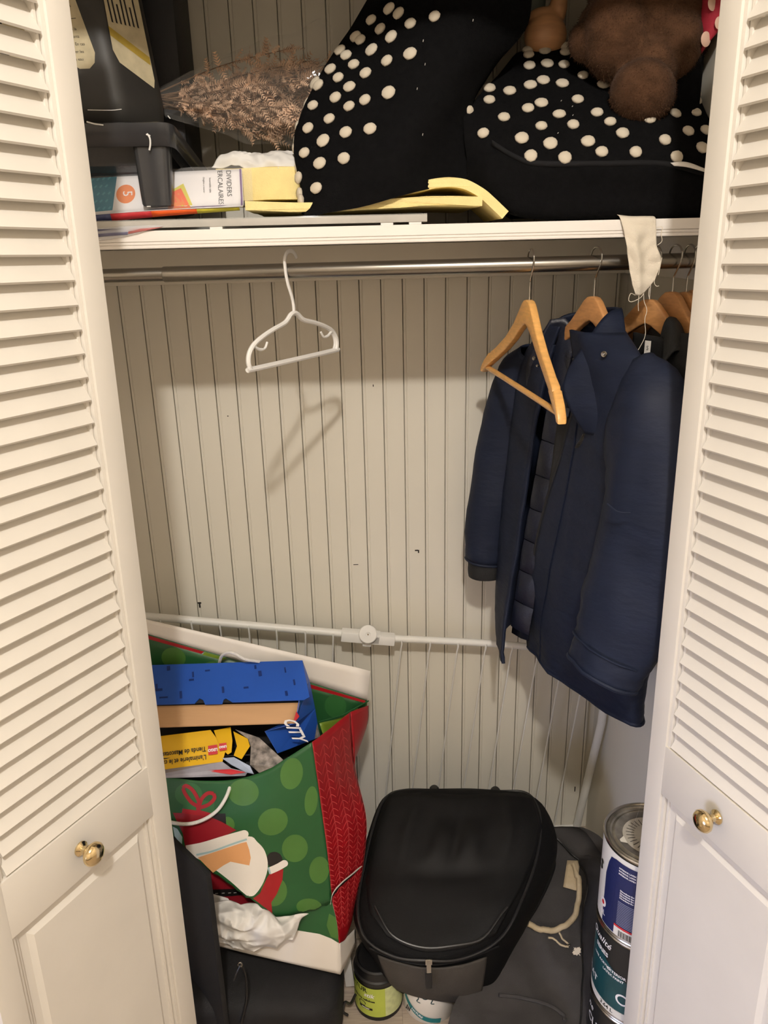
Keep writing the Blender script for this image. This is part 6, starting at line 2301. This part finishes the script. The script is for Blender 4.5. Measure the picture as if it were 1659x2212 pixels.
vs = [bm.verts.new(V(fl3_(x * .0115, y * .0115))) for x, y in leaf]
tri = tessellate_polygon([[V((x, y, 0)) for x, y in leaf]])
for t in tri:
    bm.faces.new([vs[i] for i in t])
solid(fin('maple_leaf_charm', bm, mat('pale_gold_metal', (238, 226, 206), .25, .1, var=.05), hd_, smooth=False), .0016)
bm = bmesh.new()
tube(bm, [on_bag((0.4299, 1.305, 0.0751), .008) + V((cos(t * pi / 6) * .0035, 0, sin(t * pi / 6) * .0035)) for t in range(12)], .001, 6, closed=True)
fin('charm_ring', bm, CHROME, hd_)

# ---- stacked paint cans
TINM = mat('can_metal', (176, 172, 164), 0.25, 1.0, var=0.15, vscale=40)
TINL = mat('can_lid_metal', (150, 146, 138), 0.38, 0.75, var=0.35, vscale=35)
CW = mat('can_white_label', (222, 220, 214), 0.4, var=0.03)
CN = mat('can_navy_label', (24, 34, 82), 0.4, var=0.08, vscale=20)
CT = mat('can_teal_label', (16, 70, 78), 0.35, var=0.35, vscale=8)
CK = mat('can_black_label', (24, 26, 28), 0.4, var=0.1)
CG = 'paint cans stacked at the right'
PX, PY, PR, PH = .5005, 1.100, .0815, .190
LABS = ('top paint can of the stack, white and navy label with barcode', 'middle paint can of the stack, black and teal label with a white foot band', 'lowest paint can of the stack, plain black label with white letters')
A1 = radians(175)
for k, lb in enumerate(LABS):
    z0 = PH * (2 - k) + .0005
    t = thing('paint_can', lb, 'paint can', (PX, PY, z0), CG)
    bm = bmesh.new()
    lathe(bm, [(0, .003), (PR - .006, .003), (PR - .004, .0), (PR + .0012, .0005), (PR + .0018, .003), (PR, .006), (PR, .182), (PR + .0018, .1845), (PR + .0020, .187), (PR + .0005, .1892), (PR - .002, .188), (PR - .004, .1855)], 64, Matrix.Translation((PX, PY, z0)))
    cb_ = fin('can_body', bm, TINM, t)
    bm = bmesh.new()
    lathe(bm, [(PR - .0035, .1855), (PR - .006, .1885), (PR - .0085, .1885), (PR - .010, .1850), (PR - .013, .1835), (PR - .016, .1850), (PR - .018, .1862), (PR - .022, .1835), (0, .1830)], 64, Matrix.Translation((PX, PY, z0)))
    fin('can_lid', bm, TINL, t)
    f0 = cyl(PX, PY, PR, A1, z0, .0005)
    f1 = cyl(PX, PY, PR, A1, z0, .0010)
    f2 = cyl(PX, PY, PR, A1, z0, .0015)

    def wr(txt, size, u, v, m, al='LEFT', it=0.0, bold=.0002, rot=0.0, f=None):
        b = text_bm(txt, size, al, bold, it)
        if rot:
            bmesh.ops.rotate(b, cent=(0, 0, 0), matrix=Matrix.Rotation(rot, 3, 'Z'), verts=b.verts)
        ff = f or f2
        wrap(b, lambda x, y: ff(u + x, v + y))
        fin('lettering', b, m, cb_, smooth=False)

    def rc_(u0, u1, v0, v1, m, f=None, name='label_block'):
        b = poly_bm([(u0, v0), (u1, v0), (u1, v1), (u0, v1)], .01)
        wrap(b, f or f1)
        fin(name, b, m, cb_, smooth=False)
    if k == 0:
        band('label', CW, f0, -.24, .24, .008, .180, cb_, 60)
        b = poly_bm([(.020, .010), (.24, .010), (.24, .170), (.045, .170), (.032, .166), (.026, .150), (.020, .12)], .012)
        wrap(b, f1)
        fin('navy_panel', b, CN, cb_, smooth=False)
        wr('S', .030, -.010, .118, BLKP, bold=.001, it=.2)
        for i in range(3):
            wr('INTERIOR LATEX PAINT', .0042, .052, .158 - i * .006, PAPER)
        b = poly_bm(ell(.110, .128, .018, .018, 24), .01)
        wrap(b, f2)
        fin('label_disc', b, BLKP, cb_, smooth=False)
        for i in range(4):
            wr('Directions for use', .0046, .058, .112 - i * .0052, PAPER)
        for i in range(15):
            rc_(.056, .121, .086 - i * .0036, .0872 - i * .0036, flat('fine_print', (150, 156, 180)) if not bpy.data.materials.get('fine_print') else bpy.data.materials['fine_print'], f2, 'fine_print')
        b = poly_bm(ell(.020, .052, .0085, .010, 18), .01)
        wrap(b, f2)
        fin('label_disc', b, PAPER, cb_, smooth=False)
        b = poly_bm(ell(.020, .052, .0040, .0048, 14), .01)
        wrap(b, cyl(PX, PY, PR, A1, z0, .0020))
        fin('label_disc', b, RED_, cb_, smooth=False)
        wr('3.4L', .014, .004, .030, PAPER, bold=.0004)
        rc_(.052, .131, .010, .032, CW, f2)
        rc_(.052, .131, .029, .0335, RED_, cyl(PX, PY, PR, A1, z0, .0019))
        x = .062
        while x < .126:
            wd = random.choice((.0006, .001, .0015))
            rc_(x, x + wd, .011, .025, BLKP, cyl(PX, PY, PR, A1, z0, .0021), 'bar')
            x += wd + random.choice((.0007, .0012))
    elif k == 1:
        band('label', CK, f0, -.24, .24, .024, .182, cb_, 60)
        band('label_foot', CW, f0, -.24, .24, .008, .026, cb_, 60)
        b = poly_bm([(-.01, .026), (.20, .026), (.20, .12), (.10, .095), (.05, .12), (-.01, .160)], .012)
        wrap(b, f1)
        fin('teal_panel', b, CT, cb_, smooth=False)
        wr('Qualité', .020, -.010, .160, PAPER, it=.35)
        wr('SERIES', .013, .010, .136, PAPER, bold=.0004)
        wr('100% ACRYLIC', .0075, .006, .112, PAPER)
        wr('EXTERIOR', .0085, .046, .110, PAPER)
        wr('LATEX PAINT', .0075, .036, .100, PAPER)
        wr('FLAT', .020, -.022, .052, PAPER)
        b = poly_bm(stroke([(.082 + .011 * cos(t_ * pi / 6), .058 + .011 * sin(t_ * pi / 6)) for t_ in range(13)], .004, 3), .01)
        wrap(b, f2)
        fin('label_ring', b, PAPER, cb_, smooth=False)
        wr('3.64 L', .012, .036, .0165, BLKP, f=f1)
    else:
        band('label', CK, f0, -.24, .24, .008, .182, cb_, 60)
        wr('ne', .022, -.004, .160, PAPER, it=.3)
        wr('CLD', .026, -.002, .130, PAPER, bold=.0005)
    if k == 0:
        # paper sticker on the lid
        b = poly_bm([(p[0], p[1]) for p in ell(-.012, 0, .048, .048, 36)] , .02)
        wrap(b, lambda u, v: V((PX + .010 + u, PY + v, z0 + .1838)))
        st = solid(fin('lid_sticker', b, mat('grey_sticker', (178, 174, 166), .6, var=.06), cb_, smooth=False), .0005)
        b = poly_bm([(-.058, -.014), (-.069, -.010), (-.069, -.004), (-.059, .004)], .02)
        wrap(b, lambda u, v: V((PX + .010 + u, PY + v, z0 + .1841)))
        fin('sticker_tab', b, CW, st, smooth=False)
        for i in range(12):
            a = radians(100 + i * 12)
            b = poly_bm([(.028, -.0006), (.042, -.0006), (.042, .0006), (.028, .0006)])
            wrap(b, lambda u, v: V((PX - .002 + u * cos(a) - v * sin(a), PY + u * sin(a) + v * cos(a), z0 + .1848)))
            fin('sticker_line', b, BLKP, st, smooth=False)
